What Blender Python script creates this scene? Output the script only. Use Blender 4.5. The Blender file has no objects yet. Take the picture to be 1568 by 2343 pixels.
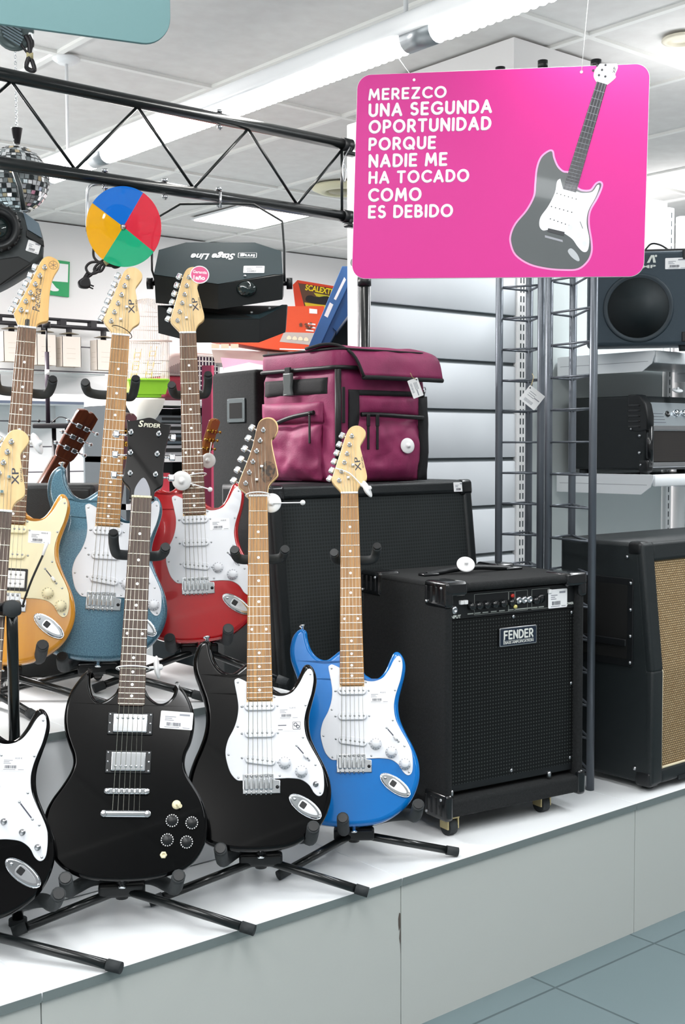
import bpy, math, random
from mathutils import Matrix, Vector
from mathutils.geometry import tessellate_polygon
random.seed(7)
scene = bpy.context.scene
col = scene.collection
PI = math.pi

# ------------------------------------------------------------------ camera, world, lights, exposure
FPX = 2760.0; YAW = math.radians(50); PIT = math.radians(-3.2); ROL = math.radians(-0.2)
CAM = Vector((0, 0, 1.30))
FW = Vector((math.cos(YAW)*math.cos(PIT), math.sin(YAW)*math.cos(PIT), math.sin(PIT)))
_r = Vector((math.sin(YAW), -math.cos(YAW), 0)); _u = _r.cross(FW)
RT = _r*math.cos(ROL) + _u*math.sin(ROL); UP = -_r*math.sin(ROL) + _u*math.cos(ROL)
cam = bpy.data.cameras.new('camera'); cam_ob = bpy.data.objects.new('camera', cam); col.objects.link(cam_ob)
cam.sensor_fit = 'VERTICAL'; cam.sensor_height = 36; cam.sensor_width = 36*1568/2343; cam.lens = 36*FPX/2343
cam.clip_start = 0.05; cam.clip_end = 60
cm = Matrix((RT, UP, -FW)).transposed().to_4x4(); cm.translation = CAM; cam_ob.matrix_world = cm
scene.camera = cam_ob

world = bpy.data.worlds.new('world'); scene.world = world; world.use_nodes = True
world.node_tree.nodes['Background'].inputs[0].default_value = (0.97, 0.99, 1.0, 1)
world.node_tree.nodes['Background'].inputs[1].default_value = 0.36
scene.view_settings.view_transform = 'Standard'; scene.view_settings.look = 'None'
scene.view_settings.exposure = 0.0; scene.view_settings.gamma = 1.0; scene.view_settings.use_curve_mapping = False
TUBE = 20.0                                   # strength of the fluorescent tubes
def area_light(name, loc, sx, sy, power, color=(1, 1, 1), rot=(0, 0, 0)):
    l = bpy.data.lights.new(name, 'AREA'); l.shape = 'RECTANGLE'; l.size = sx; l.size_y = sy
    l.energy = power; l.color = color
    o = bpy.data.objects.new(name, l); col.objects.link(o); o.location = loc; o.rotation_euler = rot
    return o
# unseen fill lights set out as further fluorescent rows, added to brighten the shop
for _x, _y in ((.35, .8), (-1.4, .4), (3.9, 1.3), (1.0, 5.2), (5.6, 4.8)):
    area_light('ceiling_fill_uplight', (_x, _y, 2.35), 0.2, 2.6, 12 if _x > 3 else 55, (1.0, 0.98, 0.97), (PI, 0, 0))  # upward fill, added only to lift the ceiling brightness
area_light('unseen_fill_light', (0.35, 0.8, 2.6), 0.2, 3.4, 44, (0.95, 0.98, 1.0))
area_light('unseen_fill_light', (-1.4, 0.4, 2.6), 0.2, 3.6, 34, (0.95, 0.98, 1.0))
area_light('unseen_fill_light', (2.1, -0.2, 2.4), 0.2, 2.4, 28, (0.95, 0.98, 1.0))
area_light('unseen_fill_light', (3.9, 1.3, 2.6), 0.2, 2.6, 60, (0.95, 0.98, 1.0))
area_light('unseen_fill_light', (1.0, 5.2, 2.6), 0.25, 2.6, 290, (1.0, 0.96, 0.95))
area_light('unseen_fill_light', (5.6, 4.8, 2.62), 1.4, 2.4, 100, (1.0, 0.95, 0.95))

def ray(x, y): return RT*((x-784)/FPX) - UP*((y-1171.5)/FPX) + FW
def G(x, y, z): d = ray(x, y); return CAM + d*((z-CAM.z)/d.z)          # where a pixel's ray meets a level surface
def D(x, y, t): return CAM + ray(x, y)*t                                # at a depth
def PX(x, y, v): d = ray(x, y); return CAM + d*((v-CAM.x)/d.x)
def PY(x, y, v): d = ray(x, y); return CAM + d*((v-CAM.y)/d.y)
def proj(p):
    v = p-CAM; w = v.dot(FW); return 784+FPX*v.dot(RT)/w, 1171.5-FPX*v.dot(UP)/w

# ------------------------------------------------------------------ materials
def lin(c):
    return tuple((x/255/12.92) if x/255 <= .04045 else ((x/255+.055)/1.055)**2.4 for x in c)
MATS = {}
def mat(name, rgb, rough=.5, metal=0.0, coat=0.0, spec=.5, emit=0.0, trans=0.0, alpha=1.0, ior=1.45, noise=None, bump=None):
    """noise=(rgb2, scale, (sx,sy,sz), lo, hi); bump=(scale, strength)"""
    m = bpy.data.materials.new(name); m.use_nodes = True
    nt = m.node_tree; b = nt.nodes['Principled BSDF']; c = lin(rgb)+(1,)
    b.inputs['Base Color'].default_value = c; b.inputs['Roughness'].default_value = rough
    b.inputs['Metallic'].default_value = metal; b.inputs['Coat Weight'].default_value = coat
    b.inputs['Coat Roughness'].default_value = .04; b.inputs['Specular IOR Level'].default_value = spec
    b.inputs['IOR'].default_value = ior; b.inputs['Transmission Weight'].default_value = trans; b.inputs['Alpha'].default_value = alpha
    if emit:
        b.inputs['Emission Color'].default_value = c; b.inputs['Emission Strength'].default_value = emit
    if noise or bump:
        tc = nt.nodes.new('ShaderNodeTexCoord')
    if noise:
        rgb2, sc, st, lo, hi = noise
        mp = nt.nodes.new('ShaderNodeMapping'); mp.inputs['Scale'].default_value = st
        nt.links.new(tc.outputs['Object'], mp.inputs[0])
        n = nt.nodes.new('ShaderNodeTexNoise'); n.inputs['Scale'].default_value = sc; n.inputs['Detail'].default_value = 4
        nt.links.new(mp.outputs[0], n.inputs['Vector'])
        r = nt.nodes.new('ShaderNodeValToRGB'); r.color_ramp.elements[0].color = c; r.color_ramp.elements[1].color = lin(rgb2)+(1,)
        r.color_ramp.elements[0].position = lo; r.color_ramp.elements[1].position = hi
        nt.links.new(n.outputs['Fac'], r.inputs[0]); nt.links.new(r.outputs[0], b.inputs['Base Color'])
    if bump:
        n2 = nt.nodes.new('ShaderNodeTexNoise'); n2.inputs['Scale'].default_value = bump[0]; n2.inputs['Detail'].default_value = 3
        nt.links.new(tc.outputs['Object'], n2.inputs['Vector'])
        bp = nt.nodes.new('ShaderNodeBump'); bp.inputs['Strength'].default_value = bump[1]; bp.inputs['Distance'].default_value = .002
        nt.links.new(n2.outputs['Fac'], bp.inputs['Height']); nt.links.new(bp.outputs[0], b.inputs['Normal'])
    MATS[name] = m
    return m
def dots(name, rgb, rgb2, pitch, axes=(0, 1), r=.33, rough=.5, metal=0.0, sx=1.0):
    """regular dots of rgb2 on rgb, repeated every pitch metres in two object axes"""
    m = mat(name, rgb, rough, metal); nt = m.node_tree; b = nt.nodes['Principled BSDF']
    tc = nt.nodes.new('ShaderNodeTexCoord'); sp = nt.nodes.new('ShaderNodeSeparateXYZ'); nt.links.new(tc.outputs['Object'], sp.inputs[0])
    cb = nt.nodes.new('ShaderNodeCombineXYZ')
    nt.links.new(sp.outputs[axes[0]], cb.inputs[0]); nt.links.new(sp.outputs[axes[1]], cb.inputs[1])
    mp = nt.nodes.new('ShaderNodeMapping'); mp.inputs['Scale'].default_value = (sx, 1, 1); mp.inputs['Rotation'].default_value = (0, 0, 0)
    nt.links.new(cb.outputs[0], mp.inputs[0])
    v = nt.nodes.new('ShaderNodeTexVoronoi'); v.voronoi_dimensions = '2D'; v.inputs['Randomness'].default_value = 0; v.inputs['Scale'].default_value = 1/pitch
    nt.links.new(mp.outputs[0], v.inputs['Vector'])
    rp = nt.nodes.new('ShaderNodeValToRGB'); e = rp.color_ramp.elements
    e[0].position = r-.06; e[0].color = lin(rgb2)+(1,); e[1].position = r+.06; e[1].color = lin(rgb)+(1,)
    nt.links.new(v.outputs['Distance'], rp.inputs[0]); nt.links.new(rp.outputs[0], b.inputs['Base Color'])
    return m
def bricks(name, c1, c2, mortar, w, h, gap, axes=(0, 1), rough=.6, offset=.5, shift=(0, 0)):
    m = mat(name, c1, rough); nt = m.node_tree; b = nt.nodes['Principled BSDF']
    tc = nt.nodes.new('ShaderNodeTexCoord'); sp = nt.nodes.new('ShaderNodeSeparateXYZ'); nt.links.new(tc.outputs['Object'], sp.inputs[0])
    cb = nt.nodes.new('ShaderNodeCombineXYZ')
    nt.links.new(sp.outputs[axes[0]], cb.inputs[0]); nt.links.new(sp.outputs[axes[1]], cb.inputs[1])
    mp = nt.nodes.new('ShaderNodeMapping'); mp.inputs['Location'].default_value = (shift[0], shift[1], 0); nt.links.new(cb.outputs[0], mp.inputs[0])
    t = nt.nodes.new('ShaderNodeTexBrick'); t.inputs['Scale'].default_value = 1; t.offset = offset
    t.inputs['Color1'].default_value = lin(c1)+(1,); t.inputs['Color2'].default_value = lin(c2)+(1,); t.inputs['Mortar'].default_value = lin(mortar)+(1,)
    t.inputs['Brick Width'].default_value = w; t.inputs['Row Height'].default_value = h; t.inputs['Mortar Size'].default_value = gap; t.inputs['Mortar Smooth'].default_value = .1
    nt.links.new(mp.outputs[0], t.inputs['Vector']); nt.links.new(t.outputs[0], b.inputs['Base Color'])
    return m

wht = mat('white_plastic', (240, 240, 240), .35)
pgw = mat('white_pickguard', (224, 226, 231), .22)
cream = mat('cream_plastic', (238, 228, 190), .3)
paper = mat('paper', (245, 245, 246), .6)
ink = mat('ink', (70, 72, 84), .7)
faint = mat('faint_ink', (150, 152, 160), .7)
black = mat('black_plastic', (22, 24, 26), .4)
rubber = mat('black_foam_rubber', (46, 50, 52), .75, bump=(300, .2))
blk_metal = mat('black_painted_metal', (16, 20, 21), .28, coat=.3)
chrome = mat('chrome', (225, 228, 232), .08, 1.0)
silver_paint = mat('silver_paint', (222, 224, 218), .35)
steel = mat('brushed_steel', (190, 192, 195), .3, 1.0)
gold = mat('gold_plate', (200, 160, 70), .25, 1.0)
maple = mat('maple', (231, 200, 146), .35, coat=.3, noise=((214, 178, 118), 6, (9, 1.2, 9), .35, .75))
maple_d = mat('amber_maple', (228, 184, 112), .35, coat=.3, noise=((206, 158, 88), 6, (9, 1.2, 9), .35, .75))
rosew = mat('rosewood', (126, 92, 66), .5, noise=((88, 62, 46), 9, (22, 1.2, 22), .3, .72))
rosed = mat('dark_rosewood', (96, 78, 68), .5, noise=((70, 56, 50), 9, (22, 1.2, 22), .3, .72))
rosel = mat('light_rosewood', (186, 138, 80), .45, noise=((142, 100, 58), 9, (22, 1.0, 22), .3, .72))
walnut = mat('walnut', (134, 98, 68), .45, noise=((104, 74, 50), 10, (14, 2, 14), .3, .7))
fretm = mat('fret_wire', (226, 222, 206), .25, .8)
pearl = mat('inlay_pearl', (240, 240, 238), .3)
blklac = mat('black_lacquer', (3, 3, 4), .1, spec=.12, coat=.4)
bluelac = mat('bright_blue_lacquer', (0, 108, 186), .2, .05, spec=.25, coat=.45)
teallac = mat('metallic_steel_blue_lacquer', (38, 74, 96), .3, .4, coat=1.0, noise=((80, 118, 134), 380, (1, 1, 1), .3, .7))
redlac = mat('candy_red_lacquer', (168, 4, 14), .2, .15, coat=.8)
amber = mat('natural_amber_lacquer', (208, 146, 46), .22, coat=.7, noise=((188, 122, 30), 4, (7, .9, 7), .3, .8))
acoust = mat('reddish_brown_lacquer', (96, 46, 22), .25, coat=.6, noise=((66, 28, 14), 7, (9, 1, 9), .3, .7))
strg = mat('string_steel', (205, 200, 185), .3, .9)
lampoff = mat('cable_black', (20, 16, 20), .5)

# ------------------------------------------------------------------ mesh helpers
def cat(pts, n=6):
    """closed Catmull-Rom through 2-D points; a doubled point is a corner"""
    out = []; k = len(pts)
    for i in range(k):
        p0, p1, p2, p3 = pts[i-1], pts[i], pts[(i+1) % k], pts[(i+2) % k]
        if p1 == p2: continue
        for j in range(n):
            t = j/n; t2 = t*t; t3 = t2*t
            out.append(tuple(.5*((2*p1[a])+(-p0[a]+p2[a])*t+(2*p0[a]-5*p1[a]+4*p2[a]-p3[a])*t2+(-p0[a]+3*p1[a]-3*p2[a]+p3[a])*t3) for a in (0, 1)))
    return out
def path(pts, n=6):
    """open Catmull-Rom through 3-D points"""
    P = [Vector(p) for p in pts]; P = [P[0]*2-P[1]]+P+[P[-1]*2-P[-2]]; out = []
    for i in range(1, len(P)-2):
        for j in range(n):
            t = j/n
            out.append(.5*((2*P[i])+(P[i+1]-P[i-1])*t+(2*P[i-1]-5*P[i]+4*P[i+1]-P[i+2])*t*t+(3*P[i]-P[i-1]-3*P[i+1]+P[i+2])*t**3))
    out.append(P[-2]); return out
def ccw(o):
    a = sum(o[i-1][0]*o[i][1]-o[i][0]*o[i-1][1] for i in range(len(o)))
    return o if a > 0 else o[::-1]
def rrect(x0, x1, y0, y1, r, n=5):
    o = []
    for cx, cy, a in ((x1-r, y1-r, 0), (x0+r, y1-r, 90), (x0+r, y0+r, 180), (x1-r, y0+r, 270)):
        for i in range(n+1):
            t = math.radians(a+90*i/n); o.append((cx+r*math.cos(t), cy+r*math.sin(t)))
    return o
def ell(cx, cy, rx, ry, n=28, rot=0):
    c, s = math.cos(rot), math.sin(rot)
    return [(cx+rx*math.cos(2*PI*i/n)*c-ry*math.sin(2*PI*i/n)*s, cy+rx*math.cos(2*PI*i/n)*s+ry*math.sin(2*PI*i/n)*c) for i in range(n)]
def inset(o, d):
    """move a ccw outline inwards by d"""
    k = len(o); out = []
    for i in range(k):
        a, b, c = o[i-1], o[i], o[(i+1) % k]
        n1 = Vector((-(b[1]-a[1]), b[0]-a[0])); n2 = Vector((-(c[1]-b[1]), c[0]-b[0]))
        if n1.length < 1e-9: n1 = n2
        if n2.length < 1e-9: n2 = n1
        n1.normalize(); n2.normalize(); n = n1+n2
        if n.length < 1e-6: n = n1
        n.normalize(); q = max(.5, n.dot(n1))
        out.append((b[0]+n.x*d/q, b[1]+n.y*d/q))
    return out

def convex(o):
    k = len(o)
    return all((o[i][0]-o[i-1][0])*(o[(i+1) % k][1]-o[i][1])-(o[i][1]-o[i-1][1])*(o[(i+1) % k][0]-o[i][0]) > -1e-12 for i in range(k))
class MB:
    def __init__(s): s.v = []; s.f = []; s.sm = []
    def add(s, vs, fs, smooth=False, M=None):
        b = len(s.v)
        s.v += [(M @ Vector(v)) if M is not None else Vector(v) for v in vs]
        for f in fs: s.f.append([b+i for i in f]); s.sm.append(smooth)
        return s
    def box(s, x0, x1, y0, y1, z0, z1, M=None):
        v = [(x, y, z) for z in (z0, z1) for y in (y0, y1) for x in (x0, x1)]
        return s.add(v, [(0, 2, 3, 1), (4, 5, 7, 6), (0, 1, 5, 4), (2, 6, 7, 3), (0, 4, 6, 2), (1, 3, 7, 5)], False, M)
    def slab(s, o, z0, z1, r=0.0, rb=None, steps=3, M=None):
        o = ccw(o); k = len(o); rb = r if rb is None else rb
        rings = []
        if rb > 0:
            for i in range(steps):
                a = PI/2*i/steps; rings.append((inset(o, rb*(1-math.sin(a))), z0+rb*(1-math.cos(a))))
            rings.append((o, z0+rb))
        else: rings.append((o, z0))
        if r > 0:
            for i in range(steps+1):
                a = PI/2*i/steps; rings.append((inset(o, r*(1-math.cos(a))) if i else o, z1-r+r*math.sin(a)))
        else: rings.append((o, z1))
        vs = []; fs = []
        for q, z in rings: vs += [(p[0], p[1], z) for p in q]
        for j in range(len(rings)-1):
            for i in range(k): fs.append((j*k+i, j*k+(i+1) % k, (j+1)*k+(i+1) % k, (j+1)*k+i))
        s.add(vs, fs, True if (r or rb or k > 14) else False, M)
        b = len(s.v)-len(vs); e = b+(len(rings)-1)*k
        if convex(o):
            s.f.append([b+i for i in range(k)][::-1]); s.sm.append(False)
            s.f.append([e+i for i in range(k)]); s.sm.append(False)
        else:
            for t in tessellate_polygon([[Vector((q[0], q[1], 0)) for q in o]]):
                a, c, d = (o[i] for i in t)
                if (c[0]-a[0])*(d[1]-a[1])-(c[1]-a[1])*(d[0]-a[0]) < 0: t = t[::-1]
                s.f.append([e+i for i in t]); s.sm.append(False)
                s.f.append([b+i for i in t][::-1]); s.sm.append(False)
        return s
    def rbox(s, x0, x1, y0, y1, z0, z1, r, M=None, steps=3):
        """box with all edges rounded"""
        return s.slab(rrect(x0, x1, y0, y1, r, steps+1), z0, z1, r, steps=steps, M=M)
    def tube(s, pts, r, n=8, M=None, cap=True, closed=False, r1=None):
        P = [Vector(p) for p in pts]; k = len(P); vs = []; fs = []
        up = None
        for i, p in enumerate(P):
            if closed: t = P[(i+1) % k]-P[i-1]
            else: t = P[min(i+1, k-1)]-P[max(i-1, 0)]
            if t.length < 1e-9: t = Vector((0, 0, 1))
            t.normalize()
            if up is None:
                up = Vector((0, 0, 1)) if abs(t.z) < .9 else Vector((1, 0, 0))
            a = t.cross(up)
            if a.length < 1e-6: a = t.orthogonal()
            a.normalize(); b = a.cross(t); up = b
            rr = r if r1 is None else r+(r1-r)*i/(k-1)
            for j in range(n):
                q = 2*PI*j/n; vs.append(p+a*(rr*math.cos(q))+b*(rr*math.sin(q)))
        for i in range(k if closed else k-1):
            for j in range(n):
                i2 = (i+1) % k
                fs.append((i*n+j, i2*n+j, i2*n+(j+1) % n, i*n+(j+1) % n))
        s.add(vs, fs, True, M)
        if cap and not closed:
            b = len(s.v)-len(vs)
            s.f.append([b+j for j in range(n)]); s.sm.append(False)
            s.f.append([b+(k-1)*n+j for j in range(n)][::-1]); s.sm.append(False)
        return s
    def lathe(s, prof, n=24, M=None, smooth=True):
        """profile of (radius, height) about local z"""
        vs = []; fs = []; k = len(prof)
        for r, z in prof:
            for j in range(n): vs.append((r*math.cos(2*PI*j/n), r*math.sin(2*PI*j/n), z))
        for i in range(k-1):
            for j in range(n): fs.append((i*n+j, i*n+(j+1) % n, (i+1)*n+(j+1) % n, (i+1)*n+j))
        s.add(vs, fs, smooth, M)
        b = len(s.v)-len(vs)
        if prof[0][0] > 1e-6: s.f.append([b+j for j in range(n)][::-1]); s.sm.append(False)
        if prof[-1][0] > 1e-6: s.f.append([b+(k-1)*n+j for j in range(n)]); s.sm.append(False)
        return s
    def ball(s, c, r, n=12, m=8, M=None, smooth=True, sc=(1, 1, 1)):
        c = Vector(c); vs = []; fs = []
        for i in range(m+1):
            a = PI*i/m
            for j in range(n):
                q = 2*PI*j/n
                vs.append(c+Vector((r*math.sin(a)*math.cos(q)*sc[0], r*math.sin(a)*math.sin(q)*sc[1], -r*math.cos(a)*sc[2])))
        for i in range(m):
            for j in range(n): fs.append((i*n+j, i*n+(j+1) % n, (i+1)*n+(j+1) % n, (i+1)*n+j))
        return s.add(vs, fs, smooth, M)
    def mesh(s, name):
        me = bpy.data.meshes.new(name); me.from_pydata([tuple(v) for v in s.v], [], s.f)
        me.polygons.foreach_set('use_smooth', s.sm); me.update(); return me
def lmap(p0, p1):
    """matrix whose z runs from p0 towards p1"""
    p0 = Vector(p0); z = (Vector(p1)-p0).normalized(); x = z.orthogonal().normalized()
    m = Matrix((x, z.cross(x), z)).transposed().to_4x4(); m.translation = p0; return m
def frame(o, x, y, z):
    m = Matrix((Vector(x), Vector(y), Vector(z))).transposed().to_4x4(); m.translation = Vector(o); return m
def T(x, y, z): return Matrix.Translation((x, y, z))
def RZ(a): return Matrix.Rotation(math.radians(a), 4, 'Z')
def RX(a): return Matrix.Rotation(math.radians(a), 4, 'X')
def RY(a): return Matrix.Rotation(math.radians(a), 4, 'Y')
def facing(p, twist=0, tilt=0):
    """upright frame at p: x to the viewer's right, y up, z towards the camera (turned by twist degrees)"""
    n = Vector((CAM.x-p.x, CAM.y-p.y, 0)).normalized()
    n.rotate(Matrix.Rotation(math.radians(twist), 3, 'Z')); y = Vector((0, 0, 1)); x = y.cross(n)
    m = frame(p, x, y, n)
    return m @ RX(tilt)

def tag(o, label, category, group=None):
    o['label'] = label; o['category'] = category
    if group: o['group'] = group
    return o
def thing(name, label, category, M, group=None):
    o = bpy.data.objects.new(name, None); o.empty_display_size = .05; col.objects.link(o); o.matrix_world = M
    return tag(o, label, category, group)
def part(name, mb, m, parent=None, label=None):
    me = mb.mesh(name) if isinstance(mb, MB) else mb
    me.materials.append(m); o = bpy.data.objects.new(name, me); col.objects.link(o)
    if parent is not None: o.parent = parent
    if label: o['label'] = label
    return o
def parts(name, mb, m, parent):
    """one part for every loose piece of the builder"""
    par = list(range(len(mb.v)))
    def find(i):
        while par[i] != i: par[i] = par[par[i]]; i = par[i]
        return i
    for f in mb.f:
        for i in f[1:]: par[find(i)] = find(f[0])
    gr = {}
    for f, q in zip(mb.f, mb.sm): gr.setdefault(find(f[0]), []).append((f, q))
    for fs in gr.values():
        ids = sorted({i for f, _ in fs for i in f}); ix = {i: j for j, i in enumerate(ids)}
        b = MB(); b.v = [mb.v[i] for i in ids]; b.f = [[ix[i] for i in f] for f, _ in fs]; b.sm = [q for _, q in fs]
        part(name, b, m, parent)
def structure(name, mb, m, M=None):
    o = part(name, mb, m); o['kind'] = 'structure'
    if M is not None: o.matrix_world = M
    return o
def lettering(txt, width=None, height=None, bold=0.0, depth=.0004, align='LEFT', M=None, spacing=1.0, shear=0.0):
    """text as a mesh in the xy plane, its lower left corner at the origin"""
    c = bpy.data.curves.new('text', 'FONT'); c.body = txt; c.size = 1; c.offset = bold; c.extrude = .001; c.space_character = spacing; c.shear = shear
    c.resolution_u = 3
    o = bpy.data.objects.new('text', c)
    me = bpy.data.meshes.new_from_object(o); me.materials.clear()
    bpy.data.objects.remove(o); bpy.data.curves.remove(c)
    xs = [v.co.x for v in me.vertices]; ys = [v.co.y for v in me.vertices]
    x0, x1, y0, y1 = min(xs), max(xs), min(ys), max(ys)
    if width and height: sx, sy = width/(x1-x0), height/(y1-y0)
    elif height: sx = sy = height/(y1-y0)
    else: sx = sy = width/(x1-x0)
    for v in me.vertices:
        p = Vector(((v.co.x-x0)*sx, (v.co.y-y0)*sy, (v.co.z+.001)/.002*depth))
        v.co = (M @ p) if M is not None else p
    return me
def arc(cx, cy, rx, ry, a0, a1, n=12): return [(cx+rx*math.cos(math.radians(a0+(a1-a0)*i/n)), cy+ry*math.sin(math.radians(a0+(a1-a0)*i/n))) for i in range(n+1)]
ROUND = {'M': (.86, [[(0, 0), (.10, 1), (.43, .25), (.76, 1), (.86, 0)]]), 'E': (.5, [[(.5, 1), (0, 1), (0, 0), (.5, 0)], [(0, .52), (.44, .52)]]),
  'F': (.5, [[(.5, 1), (0, 1), (0, 0)], [(0, .5), (.44, .5)]]), 'Z': (.6, [[(0, 1), (.6, 1), (0, 0), (.6, 0)]]), 'C': (.74, [arc(.46, .5, .46, .5, 48, 312)]), 'O': (.9, [arc(.45, .5, .45, .5, 0, 360, 24)]),
  'Q': (.9, [arc(.45, .5, .45, .5, 0, 360, 24), [(.52, .28), (.86, -.02)]]), 'U': (.62, [[(0, 1)]+arc(.31, .32, .31, .32, 180, 360)+[(.62, 1)]]), 'N': (.64, [[(0, 0), (0, 1), (.64, 0), (.64, 1)]]),
  'A': (.74, [[(0, 0), (.37, 1), (.74, 0)], [(.14, .30), (.60, .30)]]), 'S': (.54, [arc(.27, .76, .25, .24, 50, 250, 9)+arc(.27, .26, .27, .26, 70, -145, 10)]),
  'G': (.86, [arc(.46, .5, .46, .5, 45, 335)+[(.87, .46), (.56, .46)]]), 'D': (.66, [[(0, 0), (0, 1), (.24, 1)]+arc(.24, .5, .44, .5, 90, -90)+[(0, 0)]]),
  'P': (.54, [[(0, 0), (0, 1), (.26, 1)]+arc(.26, .71, .28, .29, 90, -90, 9)+[(0, .42)]]), 'R': (.56, [[(0, 0), (0, 1), (.26, 1)]+arc(.26, .72, .27, .28, 90, -90, 9)+[(0, .44)], [(.26, .44), (.56, 0)]]),
  'B': (.56, [[(0, 0), (0, 1), (.24, 1)]+arc(.24, .76, .24, .24, 90, -90, 8)+[(0, .52)], [(.24, .52)]+arc(.27, .26, .29, .26, 90, -90, 8)+[(0, 0)]]), 'T': (.62, [[(0, 1), (.62, 1)], [(.31, 1), (.31, 0)]]),
  'I': (0, [[(0, 0), (0, 1)]]), 'H': (.62, [[(0, 0), (0, 1)], [(.62, 0), (.62, 1)], [(0, .52), (.62, .52)]]), ' ': (.12, [])}
def round_lettering(txt, width, height, M, hw=.105, gap=.40, depth=.0006):
    """heavy round-ended lettering drawn from strokes"""
    tot = sum(ROUND[c][0] for c in txt)+gap*(len(txt)-1); r = hw*height; sx = (width-2*r)/tot; sy = height-2*r; x = 0; b = MB()
    F = M @ Matrix.Diagonal((1, 1, depth/r, 1))
    for c in txt:
        w, st = ROUND[c]
        for pl in st:
            P = [(r+(x+px)*sx, r+py*sy, 0) for px, py in pl]
            for q in P: b.ball(q, r, 12, 4, F)
            for q0, q1 in zip(P, P[1:]): b.tube([q0, q1], r, 8, F, cap=False)
        x += w+gap
    return b
def sticker(parent, M, w, h, price=True, name='price_label', tint=None):
    """white price label with printed lines and bars, in the xy plane of M, centred"""
    o = part(name, MB().slab(rrect(-w/2, w/2, -h/2, h/2, h*.06, 2), 0, .0004, M=M), paper if tint is None else tint, parent)
    b = MB(); b2 = MB()
    def q(bb, x0, x1, y0, y1): bb.box(x0*w, x1*w, y0*h, y1*h, .0004, .0006, M)
    rnd = random.Random(int(abs(M.translation.x)*9999))
    x = -.30
    while x < .12:
        ww = rnd.choice((.008, .014, .02)); q(b, x, x+ww, -.34, -.14); x += ww+rnd.choice((.008, .014))
    for i, y in enumerate((.16, .06, -.04)): q(b2, -.36, -.36+(.34, .22, .28)[i], y, y+.045)
    q(b2, -.36, .1, -.43, -.39); q(b2, .2, .42, -.43, -.39)
    if isinstance(price, str): part('price', lettering(price, height=.13*h, bold=.01, M=M @ T(.06*w, .26*h, .0004)), faint, o)
    elif price: q(b2, .08, .4, .27, .38)
    part('printed_lines', b2, faint, o); part('barcode', b, ink, o)
    return o
ZP, ZR = .35, .71

# ------------------------------------------------------------------ the room
ZC = 2.70
floor_m = bricks('floor_tile', (106, 122, 126), (100, 117, 121), (72, 86, 90), .40, .395, .0035, (1, 0), .5, 0, (.165, .17))
structure('floor', MB().box(-3, 9, -3, 8, -.05, 0), floor_m)
ceil_m = mat('ceiling_tile', (228, 227, 225), .85, noise=((220, 218, 216), 14, (1, 1, 1), .3, .7))
bar_m = mat('ceiling_bar', (238, 238, 235), .6)
structure('ceiling', MB().box(-3, 9, -3, 8, ZC+.01, ZC+.06), ceil_m)
b = MB()
for i in range(-7, 12): x = 2.057+.662*i; b.box(x-.012, x+.012, -3, 8, ZC-.001, ZC+.012)
for j in range(-4, 5): y = 2.70+1.329*j; b.box(-3, 9, y-.012, y+.012, ZC-.0015, ZC+.012)
structure('trim_1', b, bar_m)
wall_m = mat('white_wall', (242, 240, 240), .8)
YF = 7.06
structure('wall_back', MB().box(1.0, 9, YF, YF+.1, 0, ZC), wall_m)
structure('wall_right', MB().box(8.4, 8.5, -1, YF, 0, ZC), wall_m)
structure('wall_pillar', MB().box(3.183, 3.84, 2.865, 3.53, 0, ZC), wall_m)

# stepped display: low plinth and riser
lam = mat('white_laminate', (240, 243, 245), .38)
lamf = mat('shaded_front_laminate', (196, 199, 195), .45)  # white laminate greyed, weaker light on the front put into its colour
edge_m = mat('grey_edge_strip', (118, 128, 128), .45)
chip = mat('worn_chip', (92, 84, 78), .8)
gapm = mat('dark_joint', (60, 62, 62), .9)
YP = 1.908
pl = thing('display_plinth', 'low white laminate plinth with grey edge strip carrying the front row of guitars', 'platform', T(.9, YP, 0))
xs = [-.79, .06, .914, 1.768, 2.612, 3.466, 4.32]
for i in range(6):
    a, c = xs[i]-.9+.0012, xs[i+1]-.9-.0012
    part('top_board', MB().rbox(a, c, 0, .938, .332, .35, .0008, steps=1), lam, pl)
    e = part('edge_strip', MB().box(a, c, -.0015, 0, .333, .3494), edge_m, pl)
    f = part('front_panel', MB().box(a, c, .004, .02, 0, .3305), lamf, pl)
    if i == 2: part('chipped_edge', MB().slab(cat([(c-.001, .20), (c-.004, .215), (c-.001, .24), (c-.005, .232), (c-.007, .26), (c-.0005, .27), (c, .18)], 2), 0, .0003, M=T(0, .0037, 0) @ RX(90)), chip, f)
part('inner_frame', MB().box(-1.68, 3.41, .03, .92, .0, .33), gapm, pl)
YR = 2.265
ri = thing('display_riser', 'white upper step of the display with grey edge strip carrying the rear row of guitars', 'platform', T(.9, YR, ZP if False else .35))
for a, c in ((-1.5, -.62), (-.617, .26), (.263, .846)):
    part('top_board', MB().rbox(a, c, 0, .75, .342, .36, .0008, steps=1), lam, ri)
    part('edge_strip', MB().box(a, c, -.0015, 0, .343, .3594), edge_m, ri)
part('front_panel', MB().box(-1.5, .846, .004, .02, .003, .341), lam, ri)
part('side_panel', MB().box(.83, .846, .02, .74, .003, .341), lam, ri)
part('back_panel', MB().box(-1.5, .829, .73, .745, .003, .341), lam, ri)

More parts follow.
